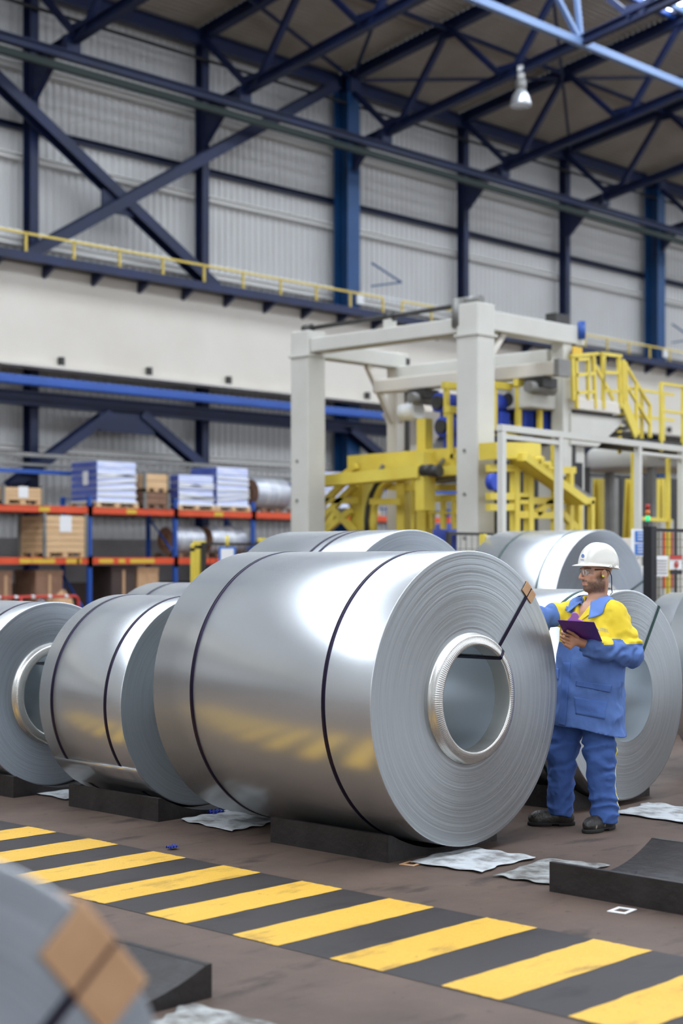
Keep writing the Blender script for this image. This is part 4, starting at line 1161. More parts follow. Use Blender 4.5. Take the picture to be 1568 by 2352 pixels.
# ================================================================== THE WORKER
def surf_nets(fn, lo, hi, h):
    """polygonise a distance field (numpy) on a regular grid: returns verts, quads"""
    lo = np.array(lo, float); hi = np.array(hi, float)
    n = np.ceil((hi - lo) / h).astype(int) + 1
    ax = [lo[i] + h * np.arange(n[i]) for i in range(3)]
    V = np.empty(tuple(n))
    for i in range(n[0]):
        g = np.stack(np.meshgrid(ax[0][i:i + 1], ax[1], ax[2], indexing='ij'), -1).reshape(-1, 3)
        V[i] = fn(g).reshape(n[1], n[2])
    ins = V < 0
    cor = [(a, b, c) for a in (0, 1) for b in (0, 1) for c in (0, 1)]
    s = sum(ins[a:n[0] - 1 + a, b:n[1] - 1 + b, c:n[2] - 1 + c].astype(np.int8) for a, b, c in cor)
    act = (s > 0) & (s < 8)
    idx = np.argwhere(act)
    p = np.zeros((len(idx), 3)); cnt = np.zeros(len(idx))
    for i, a in enumerate(cor):
        for b in cor[i + 1:]:
            if sum(abs(a[k] - b[k]) for k in range(3)) != 1: continue
            va = V[tuple((idx + a).T)]; vb = V[tuple((idx + b).T)]
            mk = (va < 0) != (vb < 0)
            t = np.where(mk, va / np.where(mk, va - vb, 1), 0)
            q = np.array(a) + (np.array(b) - np.array(a)) * t[:, None]
            p += q * mk[:, None]; cnt += mk
    vs = lo + h * (idx + p / cnt[:, None])
    ids = -np.ones(act.shape, int); ids[act] = np.arange(len(idx))
    quads = []
    for k in range(3):
        sl0 = [slice(1, n[i] - 1) for i in range(3)]; sl1 = [slice(1, n[i] - 1) for i in range(3)]
        sl0[k] = slice(0, n[k] - 1); sl1[k] = slice(1, n[k])
        A, Bv = ins[tuple(sl0)], ins[tuple(sl1)]
        e = np.argwhere(A != Bv)
        off = np.array([1, 1, 1]); off[k] = 0
        g = e + off
        flip = A[tuple(e.T)]
        u, v = (k + 1) % 3, (k + 2) % 3
        du = np.zeros(3, int); du[u] = 1; dv = np.zeros(3, int); dv[v] = 1
        c = [ids[tuple((g - du - dv).T)], ids[tuple((g - dv).T)], ids[tuple(g.T)], ids[tuple((g - du).T)]]
        q = np.stack(c, 1)
        q[~flip] = q[~flip][:, ::-1]
        quads.append(q)
    q = np.concatenate(quads)
    return vs, q[(q >= 0).all(1)]
def smin(a, b, k):
    h = np.clip(.5 + .5 * (b - a) / k, 0, 1)
    return b * (1 - h) + a * h - k * h * (1 - h)
def ssub(a, b, k): return -smin(-a, b, k)
def cap(p, a, b, ra, rb):
    a = np.array(a); b = np.array(b); ba = b - a
    t = np.clip(((p - a) @ ba) / (ba @ ba), 0, 1)
    return np.linalg.norm(p - a - t[:, None] * ba, axis=1) - (ra + (rb - ra) * t)
def capt(p, a, b):
    a = np.array(a); b = np.array(b); ba = b - a
    return ((p - a) @ ba) / (ba @ ba)
def ell(p, c, r):
    q = (p - np.array(c)); r = np.array(r)
    k0 = np.linalg.norm(q / r, axis=1); k1 = np.linalg.norm(q / (r * r), axis=1) + 1e-9
    return k0 * (k0 - 1) / k1
_rng = np.random.default_rng(3); _lat = _rng.random((32, 32, 32))
def vnoise(p):
    i = np.floor(p).astype(int); f = p - i; f = f * f * (3 - 2 * f)
    o = 0
    for a in (0, 1):
        for b in (0, 1):
            for c in (0, 1):
                w_ = (f[:, 0] if a else 1 - f[:, 0]) * (f[:, 1] if b else 1 - f[:, 1]) * (f[:, 2] if c else 1 - f[:, 2])
                o = o + w_ * _lat[(i[:, 0] + a) % 32, (i[:, 1] + b) % 32, (i[:, 2] + c) % 32]
    return o - .5
def npmesh(name, parts, m, parent=None, attr=None, smooth=True):
    vs = np.concatenate([v for v, q in parts]); o = 0; qs = []
    for v, q in parts: qs.append(q + o); o += len(v)
    qs = np.concatenate(qs)
    me = bpy.data.meshes.new(name)
    me.from_pydata(vs.tolist(), [], qs.tolist())
    me.polygons.foreach_set('use_smooth', [smooth] * len(me.polygons))
    if attr:
        for k, a in attr.items():
            if a.ndim == 1:
                at = me.attributes.new(k, 'FLOAT', 'POINT'); at.data.foreach_set('value', a.astype(np.float32))
            else:
                at = me.attributes.new(k, 'FLOAT_COLOR', 'POINT')
                at.data.foreach_set('color', np.concatenate([a, np.ones((len(a), 1))], 1).astype(np.float32).ravel())
    me.materials.append(MATS[m]); me.update()
    ob = bpy.data.objects.new(name, me); C.objects.link(ob)
    if parent is not None: ob.parent = parent
    return ob
def attr_mat(name, attr, cols=None, rough=.7, bumpsc=0, bump=0):
    """cols: list of (threshold, colour) cut sharply along a stored signed distance"""
    m = bpy.data.materials.new(name); m.use_nodes = True; nt = m.node_tree; b = nt.nodes['Principled BSDF']
    b.inputs['Roughness'].default_value = rough
    a = nt.nodes.new('ShaderNodeAttribute'); a.attribute_name = attr
    if cols is None:
        nt.links.new(a.outputs['Color'], b.inputs['Base Color'])
        b.inputs['Subsurface Weight'].default_value = .06
        b.inputs['Subsurface Radius'].default_value = (.01, .004, .002)
    else:
        r = nt.nodes.new('ShaderNodeValToRGB'); r.color_ramp.interpolation = 'CONSTANT'
        mr = nt.nodes.new('ShaderNodeMapRange'); mr.inputs['From Min'].default_value = -1; mr.inputs['From Max'].default_value = 1
        nt.links.new(a.outputs['Fac'], mr.inputs[0]); nt.links.new(mr.outputs[0], r.inputs[0])
        r.color_ramp.elements[0].color = lin(cols[0]); r.color_ramp.elements[1].position = .5; r.color_ramp.elements[1].color = lin(cols[1])
        nt.links.new(r.outputs[0], b.inputs['Base Color'])
    if bump:
        tc = nt.nodes.new('ShaderNodeTexCoord'); n = nt.nodes.new('ShaderNodeTexNoise'); n.inputs['Scale'].default_value = bumpsc; n.inputs['Detail'].default_value = 6
        bp = nt.nodes.new('ShaderNodeBump'); bp.inputs['Strength'].default_value = bump; bp.inputs['Distance'].default_value = .006
        nt.links.new(tc.outputs['Object'], n.inputs['Vector']); nt.links.new(n.outputs[0], bp.inputs['Height']); nt.links.new(bp.outputs[0], b.inputs['Normal'])
    MATS[name] = m
BLUE, YEL = '5573ae', 'e6c934'
attr_mat('skin', 'tint', None, .5, 90, .08)
attr_mat('jacket_cloth', 'zone', (BLUE, YEL), .85, 17, .55)
attr_mat('trouser_cloth', 'zone', ('40609f', 'e6d838'), .85, 17, .6)
mat('collar_cloth', '6484c4', .85); mat('pocket_cloth', '5070b0', .85, bump=.2, nscale=30); mat('patch_cloth', '6a85b5', .85)
mat('tee', '20232e', .9); mat('hat_white', 'dcd9ce', .28, spec=.55, coat=.3); mat('boot_leather', '2a2722', .42, col2='3b3831', nscale=22, bump=.35, bscale=40)
mat('boot_sole', '1b1917', .8); mat('purple', '6a2f8f', .4, col2='5d2880', nscale=6); mat('clip_lilac', 'c383d3', .3); mat('ear_yellow', 'd9e34a', .6)
mat('eye_white', 'c9bdb5', .25); mat('iris', '3a2c22', .2); mat('text_blue', '3f63ad', .7); mat('text_grey', '8f97a8', .7); mat('logo_blue', '2b55a8', .5)
g = bpy.data.materials.new('clear_lens'); g.use_nodes = True; nt = g.node_tree; nt.nodes.remove(nt.nodes['Principled BSDF'])
tr = nt.nodes.new('ShaderNodeBsdfTransparent'); tr.inputs[0].default_value = (.93, .95, .96, 1); gl = nt.nodes.new('ShaderNodeBsdfGlossy'); gl.inputs['Roughness'].default_value = .05
fr = nt.nodes.new('ShaderNodeValue'); fr.outputs[0].default_value = .10; mx = nt.nodes.new('ShaderNodeMixShader')
nt.links.new(fr.outputs[0], mx.inputs[0]); nt.links.new(tr.outputs[0], mx.inputs[1]); nt.links.new(gl.outputs[0], mx.inputs[2]); nt.links.new(mx.outputs[0], nt.nodes['Material Output'].inputs[0])
MATS['clear_lens'] = g

ROOT = Vector((8.40, 5.86, 0)); TH = math.radians(-98)
RM = Matrix.Translation(ROOT) @ Matrix.Rotation(TH, 4, 'Z'); RI = RM.inverted()
def L(px, py, d): return tuple(RI @ P(px, py, d=d))
# ---- joints in the worker's own frame (front -y, his left +x)
HD = np.array((.035, .079, 1.645)); YAW = math.radians(-18); TILT = math.radians(3)
Rh = np.array(Matrix.Rotation(YAW, 3, 'Z') @ Matrix.Rotation(TILT, 3, 'X'))
SHL, SHR = (.192, .085, 1.385), (-.165, .07, 1.39)
ELL, WRL = (.295, .11, 1.13), (.235, -.19, 1.185)
ELR, WRR = (-.255, -.20, 1.34), (-.225, -.44, 1.405)
HIPL, HIPR = (.095, .02, .90), (-.095, .02, .90)
KNL, KNR = (.125, .02, .50), (-.14, -.05, .50)
ANL, ANR = (.135, .055, .09), (-.165, -.045, .09)
def head_sdf(p):
    q = (p - HD) @ Rh          # into head frame
    d = ell(q, (0, .018, .045), (.077, .098, .09))
    d = smin(d, ell(q, (0, -.028, -.03), (.060, .068, .086)), .03)
    d = smin(d, ell(q, (0, -.066, -.096), (.034, .027, .023)), .022)
    for s in (-1, 1):
        d = smin(d, ell(q, (s * .043, -.057, -.012), (.021, .024, .018)), .02)
        d = smin(d, ell(q, (s * .05, -.01, -.07), (.018, .04, .026)), .03)
    d = smin(d, cap(q, (-.036, -.085, .032), (.036, -.085, .032), .010, .010), .014)
    for s in (-1, 1): d = ssub(d, ell(q, (s * .032, -.105, .010), (.018, .018, .013)), .012)
    d = smin(d, cap(q, (0, -.092, .026), (0, -.116, -.022), .0075, .0115), .010)
    for s in (-1, 1): d = smin(d, ell(q, (s * .0125, -.103, -.027), (.009, .011, .008)), .006)
    d = smin(d, ell(q, (0, -.0895, -.056), (.023, .010, .006)), .008)
    d = smin(d, ell(q, (0, -.0885, -.069), (.020, .010, .007)), .008)
    d = ssub(d, cap(q, (-.021, -.0995, -.0625), (.021, -.0995, -.0625), .0018, .0018), .003)
    for s in (-1, 1):
        e = ell(q, (s * .080, .016, -.006), (.011, .021, .033))
        e = ssub(e, ell(q, (s * .093, .010, -.004), (.010, .011, .019)), .006)
        d = smin(d, e, .006)
    nk = cap(p, HD + Rh @ np.array((0, .026, -.06)), (.025, .088, 1.43), .057, .066)
    d = smin(d, nk, .03)
    d = smin(d, ell(p, (.025, .06, 1.40), (.12, .075, .06)), .03)
    return d
parts = [surf_nets(head_sdf, HD - (.15, .17, .27), HD + (.15, .17, .16), .0032)]
def hand(p, palm, knuck, fingers, thumb):
    d = cap(p, palm[0], palm[1], .026, .03)
    for k in knuck: d = smin(d, cap(p, palm[1], k, .02, .014), .012)
    f = None
    for ch in fingers + [thumb]:
        e = None
        for i in range(len(ch) - 1):
            r0, r1 = .0105 - .0012 * i, .0105 - .0012 * (i + 1)
            c = cap(p, ch[i], ch[i + 1], r0, r1)
            e = c if e is None else smin(e, c, .003)
        d = smin(d, e, .004)
    return d
# left hand closed on the clipboard's lower edge
lw = np.array(WRL)
pl = [lw + (0, 0.02, 0), np.array(L(1322, 1472, 9.76))]
kn = [np.array(L(1313 - i * 1.5, 1461 + i * 8.5, 9.735)) for i in range(4)]
fg = []
for i in range(4):
    k = kn[i]; ln = (1.0, 1.08, 1.0, .8)[i]
    a = np.array(L(1313 - 14 * ln - i * 1.0, 1457 + i * 8.2, 9.725))
    b = np.array(L(1313 - 23 * ln - i * .6, 1453 + i * 7.6, 9.76))
    c = np.array(L(1313 - 21 * ln, 1450 + i * 7.2, 9.79))
    fg.append([k, a, b, c])
th = [np.array(L(1326, 1464, 9.74)), np.array(L(1315, 1455, 9.71)), np.array(L(1303, 1449, 9.69))]
hl = lambda p: hand(p, pl, kn, fg, th)
c = np.mean(kn, 0); parts.append(surf_nets(lambda p: smin(hl(p), cap(p, ELL, WRL, .04, .03), .01), c - (.16, .16, .12), c + (.16, .16, .12), .003))
# right hand resting on the coil, behind its rim
rw = np.array(WRR); kn2 = [rw + (-.03 + .021 * i, -.075, .016) for i in range(4)]
fg2 = [[k, k + (0, -.03, .006), k + (0, -.055, .0), k + (0, -.072, -.012)] for k in kn2]
th2 = [rw + (.03, -.03, .0), rw + (.052, -.055, .0), rw + (.058, -.08, -.006)]
parts.append(surf_nets(lambda p: smin(hand(p, [rw, rw + (0, -.055, .012)], kn2, fg2, th2), cap(p, ELR, WRR, .04, .03), .01), rw - (.12, .2, .1), rw + (.12, .08, .1), .004))
def body_sdf(p):
    d = ell(p, (.015, .05, 1.2), (.17, .11, .27))
    d = smin(d, ell(p, (0, .03, .93), (.165, .115, .14)), .08)
    for a, b, ra, rb in ((SHL, ELL, .05, .042), (SHR, ELR, .05, .042), (ELL, WRL, .042, .03), (ELR, WRR, .042, .03),
                         (HIPL, KNL, .08, .055), (HIPR, KNR, .08, .055), (KNL, ANL, .055, .04), (KNR, ANR, .055, .04)):
        d = smin(d, cap(p, a, b, ra, rb), .03)
    return d
parts.append(surf_nets(body_sdf, (-.42, -.55, .04), (.45, .3, 1.5), .02))
vs = np.concatenate([v for v, q in parts])
q = (vs - HD) @ Rh
hexc = lambda h: np.array(lin(h)[:3])
col = np.tile(hexc('c99678'), (len(vs), 1))
def blend(mask, h):
    global col
    col = col * (1 - mask[:, None]) + hexc(h) * mask[:, None]
sst = lambda x, a, b: np.clip((x - a) / (b - a), 0, 1) ** 2 * (3 - 2 * np.clip((x - a) / (b - a), 0, 1))
nz = vnoise(q * 260) * .5
jaw = sst(-q[:, 2], .030, .062) * (1 - sst(-q[:, 2], .115, .14)) * sst(-q[:, 1], -.045, -.015)
side = sst(np.abs(q[:, 0]), .045, .06) * sst(q[:, 1], -.06, -.02) * (1 - sst(q[:, 1], .0, .02)) * sst(-q[:, 2], -.01, .03) * (1 - sst(-q[:, 2], .1, .13))
mous = sst(-q[:, 2], .034, .042) * (1 - sst(-q[:, 2], .052, .056)) * (np.abs(q[:, 0]) < .03) * sst(-q[:, 1], .075, .085)
chk = sst(np.abs(q[:, 0]) * 1.0 - (q[:, 2] + .062) * -.0, .0, .001)
jaw = jaw * np.where(-q[:, 2] < .075, sst(np.abs(q[:, 0]), .022, .036), 1)
beard = np.clip(np.maximum(np.maximum(jaw, side), mous * .8), 0, 1) * (.72 + nz * .5)
blend(np.clip(beard * 1.15, 0, .95), '4a3528')
lips = (np.abs(q[:, 0]) < .021) * sst(-q[:, 2], .05, .054) * (1 - sst(-q[:, 2], .072, .077)) * sst(-q[:, 1], .085, .09)
blend(lips * .6, 'b3766a')
hair = sst(q[:, 1], .01, .05) * sst(q[:, 2], -.05, -.005) + sst(q[:, 2], .06, .075)
blend(np.clip(hair, 0, 1) * (.45 + nz * .4), '7b6250')
brow = (np.abs(q[:, 2] - .034) < .006) * (np.abs(np.abs(q[:, 0]) - .033) < .019) * (q[:, 1] < -.06)
blend(brow * .75, '4a372c')
rosy = np.exp(-((np.abs(q[:, 0]) - .045) ** 2 + (q[:, 1] + .07) ** 2 + (q[:, 2] + .01) ** 2) / .0006) + np.exp(-(q[:, 0] ** 2 + (q[:, 1] + .115) ** 2 + (q[:, 2] + .022) ** 2) / .0003)
blend(np.clip(rosy, 0, 1) * .4, 'cb8570')
hand_shade = (np.linalg.norm(q, axis=1) > .26); blend(hand_shade * .55, 'a8714f')  # hands tinted darker, their shade put into the skin colour
person = npmesh('person', parts, 'skin', None, {'tint': col})
person.matrix_world = RM
tag(person, 'person in yellow and blue work jacket and white hard hat, hand on coil', 'person')
def hp(x, y, z): return tuple(HD + Rh @ np.array((x, y, z)))
for s in (-1, 1):
    e = MB(); c0 = hp(s * .032, -.0775, .010)
    e.lathe([(.0001, .0125), (.006, .011), (.0105, .0068), (.0125, 0), (.0105, -.0068), (.006, -.011), (.0001, -.0125)], c=c0, n=16)
    eo = e.build('eye', 'eye_white', person, local=True)
    dirv = Rh @ np.array((-.25, -.97, 0)); c1 = np.array(c0) + dirv * .0105
    MB().cyl(tuple(c1), tuple(c1 + dirv * .0026), .0062, 14, .005).build('iris', 'iris', eo, local=True)
# ---- jacket
zk = [.55, .62, .9, 1.1, 1.25, 1.35, 1.42, 1.48, 1.6]
ak = [.275, .272, .258, .245, .232, .205, .165, .105, .05]; bk = [.195, .193, .186, .176, .158, .132, .108, .08, .05]
def jacket_sdf(p, fold=True):
    z = p[:, 2]
    cx = np.interp(z, [.6, 1.0, 1.45], [.008, .012, .022]); cy = np.interp(z, [.6, 1.0, 1.25, 1.45], [.022, .035, .062, .078])
    a = np.interp(z, zk, ak); b = np.interp(z, zk, bk)
    x = (p[:, 0] - cx); y = (p[:, 1] - cy)
    k = np.sqrt((x / a) ** 2 + (y / b) ** 2)
    d = (k - 1) * np.minimum(a, b) * .95
    d = np.maximum(d, z - 1.475)
    sh = np.minimum(cap(p, (.07, .085, 1.415), SHL, .058, .068), cap(p, (-.05, .08, 1.42), SHR, .062, .068))
    d = smin(d, sh, .05)
    arm = smin(cap(p, SHL, ELL, .078, .08), cap(p, ELL, WRL, .08, .066), .03)
    arm = np.maximum(arm, (capt(p, ELL, WRL) - 1.2) * .3)
    arr = smin(cap(p, SHR, ELR, .074, .07), cap(p, ELR, WRR, .07, .055), .025)
    arr = np.maximum(arr, (capt(p, ELR, WRR) - .93) * .25)
    if fold:
        ta = capt(p, ELL, WRL); tu = capt(p, SHL, ELL)
        nf = vnoise(p * (9, 9, 16) + 4)
        arm = arm + .010 * np.sin(ta * 17 + 6 * nf) * np.exp(-((ta - .12) / .4) ** 2) + .008 * np.sin(tu * 19 + 9 * nf) * np.exp(-((tu - .85) / .3) ** 2)
        tr_ = capt(p, SHR, ELR); arr = arr + .009 * np.sin(tr_ * 16 + 7 * nf) * np.exp(-((tr_ - .7) / .6) ** 2)
    d = smin(d, arm, .025); d = smin(d, arr, .03)
    if fold:
        d = d + .012 * vnoise(p * (7, 7, 4)) + .022 * np.abs(vnoise(p * (10, 10, 6) + 9)) + .014 * np.abs(vnoise(p * (21, 21, 13))) + .004 * vnoise(p * (45, 45, 30)) - .009
        # soft drag folds across the belly
        d = d + .004 * np.sin((z * 34 + p[:, 0] * 14) + 5 * vnoise(p * 5)) * sst(1.2 - z, 0, .15)
    hem = .642 + .008 * np.sin(p[:, 0] * 14) - .15 * (.62 * p[:, 0] + .784 * p[:, 1])
    d = np.maximum(d, hem - z)
    # open neck
    v = np.maximum(np.abs(p[:, 0] - .012) - .062 * np.clip((z - 1.345) / .10, 0, 2), p[:, 1] - .05)
    v = np.maximum(v, 1.34 - z)
    d = np.maximum(d, -np.maximum(v, -(p[:, 1] + 1)))
    nk = cap(p, (.026, .088, 1.40), (.03, .08, 1.6), .066, .078)
    d = np.maximum(d, -nk)
    return d
jv = surf_nets(jacket_sdf, (-.40, -.50, .60), (.46, .32, 1.52), .0065)
v = jv[0]
tl = capt(v, SHL, ELL); trr = capt(v, SHR, ELR)
dl = cap(v, SHL, ELL, .08, .08); dlf = cap(v, ELL, WRL, .075, .06); dr = np.minimum(cap(v, SHR, ELR, .075, .07), cap(v, ELR, WRR, .07, .055))
zone = (v[:, 2] - 1.2) * 4
inl = (np.minimum(dl, dlf) < .02) & (v[:, 0] > .16)
zone = np.where(inl, (v[:, 2] - 1.2) * 4, zone)
zone = np.where((capt(v, ELL, WRL) > .3) & (dlf < .012) & (v[:, 2] < 1.27) & (v[:, 0] > .19), -.2, zone)
inr = (dr < .02) & ((v[:, 1] < -.06) | (v[:, 0] < -.17)) & (v[:, 2] > 1.2)
zone = np.where(inr, (.46 - trr) * 1.0, zone)
jacket = npmesh('work_jacket', [jv], 'jacket_cloth', person, {'zone': np.clip(zone, -1, 1)})
jacket['label'] = 'blue work jacket with yellow shoulders and blue collar'
def make_bvh(vq): return BVHTree.FromPolygons([Vector(x) for x in vq[0]], [tuple(int(i) for i in f) for f in vq[1]])
JB = make_bvh(jv)
CO = RI @ Vector((0, 0, CAMH))
def ray(bvh, px, py, back=0):
    dr_ = (Vector(L(px, py, 10)) - CO).normalized()
    h = bvh.ray_cast(CO + dr_ * 8, dr_)
    return h[0], h[1]
def decal(name, bvh, quad, m, off=.003, thick=.004, nu=14, nv=8, par=jacket):
    """a cloth piece laid on the garment: the outline is given in the photo, the depth comes from the garment"""
    pts = {}; mb = MB(); vs_ = []; ok = []
    for i in range(nu + 1):
        for j in range(nv + 1):
            u, w_ = i / nu, j / nv
            x = (quad[0][0] * (1 - u) + quad[1][0] * u) * (1 - w_) + (quad[3][0] * (1 - u) + quad[2][0] * u) * w_
            y = (quad[0][1] * (1 - u) + quad[1][1] * u) * (1 - w_) + (quad[3][1] * (1 - u) + quad[2][1] * u) * w_
            h_, n_ = ray(bvh, x, y)
            ok.append(h_ is not None)
            vs_.append(tuple(h_ + n_ * off) if h_ is not None else (0, 0, 0))
    fs = []
    for i in range(nu):
        for j in range(nv):
            f = (i * (nv + 1) + j, (i + 1) * (nv + 1) + j, (i + 1) * (nv + 1) + j + 1, i * (nv + 1) + j + 1)
            if all(ok[k] for k in f):
                pp_ = [Vector(vs_[k]) for k in f]
                if max((pp_[a] - pp_[b]).length for a in range(4) for b in range(a)) < .11: fs.append(f)
    mb.add(vs_, fs, True)
    return mb.build(name, m, par, local=True, solid=thick)
decal('pocket_flap', JB, [(1324, 1563), (1404, 1574), (1400, 1590), (1322, 1575)], 'pocket_cloth', .004, .006)
decal('pocket', JB, [(1318, 1600), (1394, 1612), (1388, 1652), (1322, 1640)], 'pocket_cloth', .0025, .004)
decal('pocket_flap', JB, [(1277, 1534), (1284, 1536), (1283, 1562), (1276, 1558)], 'pocket_cloth', .004, .005, 6, 6)
decal('front_placket', JB, [(1293, 1522), (1310, 1522), (1298, 1668), (1283, 1664)], 'pocket_cloth', .002, .005, 6, 36)
decal('name_patch', JB, [(1300, 1393), (1318, 1402), (1314, 1410), (1296, 1401)], 'patch_cloth', .004, .003, 8, 5)
decal('snap_button', JB, [(1325.5, 1386), (1328.5, 1386), (1328.5, 1390), (1325.5, 1390)], 'tee', .005, .003, 2, 2)
decal('lapel', JB, [(1360, 1386), (1379, 1392), (1354, 1412), (1337, 1425)], 'lapel_cloth' if 'lapel_cloth' in MATS else mat('lapel_cloth', YEL, .85), .006, .004, 10, 10)
def text_on(name, bvh, txt, x0, y0, x1, y1, h, m, par, off=.004, bold=0.0):
    """lettering from (x0,y0) to (x1,y1) along its base line, letter height h, all in photo pixels"""
    cu = bpy.data.curves.new(name, 'FONT'); cu.body = txt; cu.size = 1; cu.resolution_u = 3; cu.offset = bold
    ob = bpy.data.objects.new(name, cu); C.objects.link(ob)
    me = bpy.data.meshes.new_from_object(ob.evaluated_get(bpy.context.evaluated_depsgraph_get()))
    bpy.data.objects.remove(ob); bpy.data.curves.remove(cu)
    xs = [v_.co.x for v_ in me.vertices]; ys = [v_.co.y for v_ in me.vertices]
    xa, xb, ya, yb_ = min(xs), max(xs), min(ys), max(ys)
    bad = set()
    for i_, v_ in enumerate(me.vertices):
        u = (v_.co.x - xa) / (xb - xa); w_ = (v_.co.y - ya) / (yb_ - ya)
        h_, n_ = ray(bvh, x0 + (x1 - x0) * u, y0 + (y1 - y0) * u - h * w_)
        if h_ is not None: v_.co = h_ + n_ * off
        else: v_.co = (0, 0, 1.0)
    me.name = name; me.materials.append(MATS[m])
    o_ = bpy.data.objects.new(name, me); C.objects.link(o_); o_.parent = par
    return o_
text_on('chest_lettering', JB, 'TATA', 1338, 1447, 1375, 1449.5, 7.5, 'text_blue', jacket, bold=.02)
text_on('chest_lettering', JB, 'STEEL', 1378, 1450, 1397, 1453.5, 7.5, 'text_grey', jacket)
# collar: folded band round the neck, tips lying on the lapels
m = MB()
def collar(u, w_):
    ph = (u - .5) * 2 * math.radians(148)                  # 0 = nape
    f = abs(u - .5) * 2
    cx_, cy_ = .026, .078 - .01 * f
    zt = 1.507 - .055 * f ** 1.5
    r0 = .074 + .006 * f
    if w_ < .3:
        t_ = w_ / .3; r = r0 + .006 * (1 - t_); z = zt - .05 * (1 - t_)
    else:
        t_ = (w_ - .3) / .7; drop = (.07 + .03 * f ** 2) * (1 if u > .5 else 1 - .35 * f)
        r = r0 + .012 + t_ * (.044 + .035 * f); z = zt + .004 - t_ * drop
    x = cx_ + r * math.sin(ph); y = cy_ + r * .95 * math.cos(ph)
    return (x, y - .012 * f * t_ if w_ >= .3 else y, z)
m.grid(collar, 72, 16)
cv = np.array(m.v)
for _ in range(4):                                          # let the flaps lie on the shoulders
    dd = jacket_sdf(cv, False); gr = np.stack([(jacket_sdf(cv + np.eye(3)[i] * .004, False) - dd) / .004 for i in range(3)], 1)
    gr /= np.linalg.norm(gr, axis=1)[:, None] + 1e-6
    push = np.clip(.011 - dd, 0, .03); push[[i for i in range(len(cv)) if i % 17 < 4]] = 0
    cv = cv + gr * push[:, None]
m.v = [tuple(x) for x in cv]
m.build('jacket_collar', 'collar_cloth', person, local=True, solid=.006)
um = MB().lathe([(.0, .02), (.118, .02), (.124, -.02), (.13, -.06), (.14, -.16), (0, -.17)], c=(0, 0, 0), n=32)
um.v = [(x + .022, y * .66 + .056, z + 1.372) for x, y, z in um.v]
um.build('undershirt', 'tee', person, local=True)

# ---- trousers
def trouser_sdf(p):
    d = ell(p, (0, .03, .88), (.20, .15, .16))
    nf = vnoise(p * (8, 8, 14) + 2)
    for hpj, kn_, an, s in ((HIPL, KNL, ANL, 1), (HIPR, KNR, ANR, -1)):
        t1 = capt(p, hpj, kn_); t2 = capt(p, kn_, an)
        an2 = (an[0], an[1], .075)
        leg = smin(cap(p, hpj, kn_, .118, .094), cap(p, kn_, an2, .094, .084), .03)
        leg = leg + .012 * (np.abs(np.sin(t2 * 12 + 7 * nf + s + p[:, 0] * 9)) - .5) * sst(t2, .2, .6) + .008 * np.sin(t1 * 20 + p[:, 0] * 30 + 8 * nf) * sst(t1, .5, .9) * (1 - sst(t2, .2, .5))
        d = smin(d, leg, .035)
    d = d + .012 * vnoise(p * (9, 9, 7)) + .022 * np.abs(vnoise(p * (11, 11, 13) + 5)) + .013 * np.abs(vnoise(p * (24, 24, 28))) - .009
    hem = .045 + .03 * sst(-p[:, 1], -.05, .12)
    return np.maximum(np.maximum(d, hem - p[:, 2]), p[:, 2] - 1.0)
tv = surf_nets(trouser_sdf, (-.34, -.24, .02), (.34, .28, 1.02), .0075)
v = tv[0]
zz = np.clip(v[:, 2], .05, .95)
lx = np.interp(zz, [.09, .5, .9], [ANL[0], KNL[0], HIPL[0]]); ly = np.interp(zz, [.09, .5, .9], [ANL[1], KNL[1], HIPL[1]])
ang = np.arctan2(v[:, 1] - ly, v[:, 0] - lx)
st = np.where(v[:, 0] > .02, (.13 - np.abs(ang - .58 - .12 * np.sin(v[:, 2] * 17))) * 2, -1)
trousers = npmesh('work_trousers', [tv], 'trouser_cloth', person, {'zone': np.clip(st, -1, 1)})
trousers['label'] = 'blue work trousers with a yellow side stripe'
# ---- boots
mat('boot_scuffed', '2a2722', .45, col2='bdb7a4', nscale=11, lo=.60, hi=.66, bump=.3, bscale=40, stretch=(1, 2.5, 1))
def boot(an, toe, nm):
    a = np.array((an[0], an[1], 0)); t_ = np.array((toe[0], toe[1], 0)); f = (t_ - a) / np.linalg.norm(t_ - a); s = np.array((-f[1], f[0], 0)); up = np.array((0, 0, 1.0))
    B_ = np.stack([f, s, up], 1)
    def fn(p):
        q_ = (p - a) @ B_
        d = ell(q_, (.135, 0, .045), (.075, .047, .05))
        d = smin(d, ell(q_, (.06, 0, .05), (.11, .042, .055)), .03)
        d = smin(d, ell(q_, (-.045, 0, .05), (.05, .038, .055)), .03)
        d = smin(d, cap(q_, (-.01, 0, .07), (-.02, 0, .16), .048, .05), .035)
        d = d + .004 * vnoise(q_ * 45)
        return np.maximum(np.maximum(d, .02 - q_[:, 2]), q_[:, 2] - .17)
    def sole(p):
        q_ = (p - a) @ B_
        d2 = np.minimum(ell(q_ * (1, 1, 0), (.125, 0, 0), (.088, .054, 1)), ell(q_ * (1, 1, 0), (.03, 0, 0), (.13, .043, 1)))
        d2 = np.maximum(d2, np.abs(q_[:, 2] - .0135) - .0125)
        return np.maximum(d2, -np.maximum(np.abs(q_[:, 0] - .035) - .022, q_[:, 2] - .01))
    lo = a - (.3, .3, .02); hi = a + (.3, .3, .2)
    bo = npmesh('boot', [surf_nets(fn, lo, hi, .006)], 'boot_leather' if nm == 'r' else 'boot_scuffed', person)
    npmesh('boot_sole', [surf_nets(sole, lo, hi, .006)], 'boot_sole', bo)
boot(ANR, (-.31, -.23), 'r'); boot(ANL, (.15, -.15), 'l')
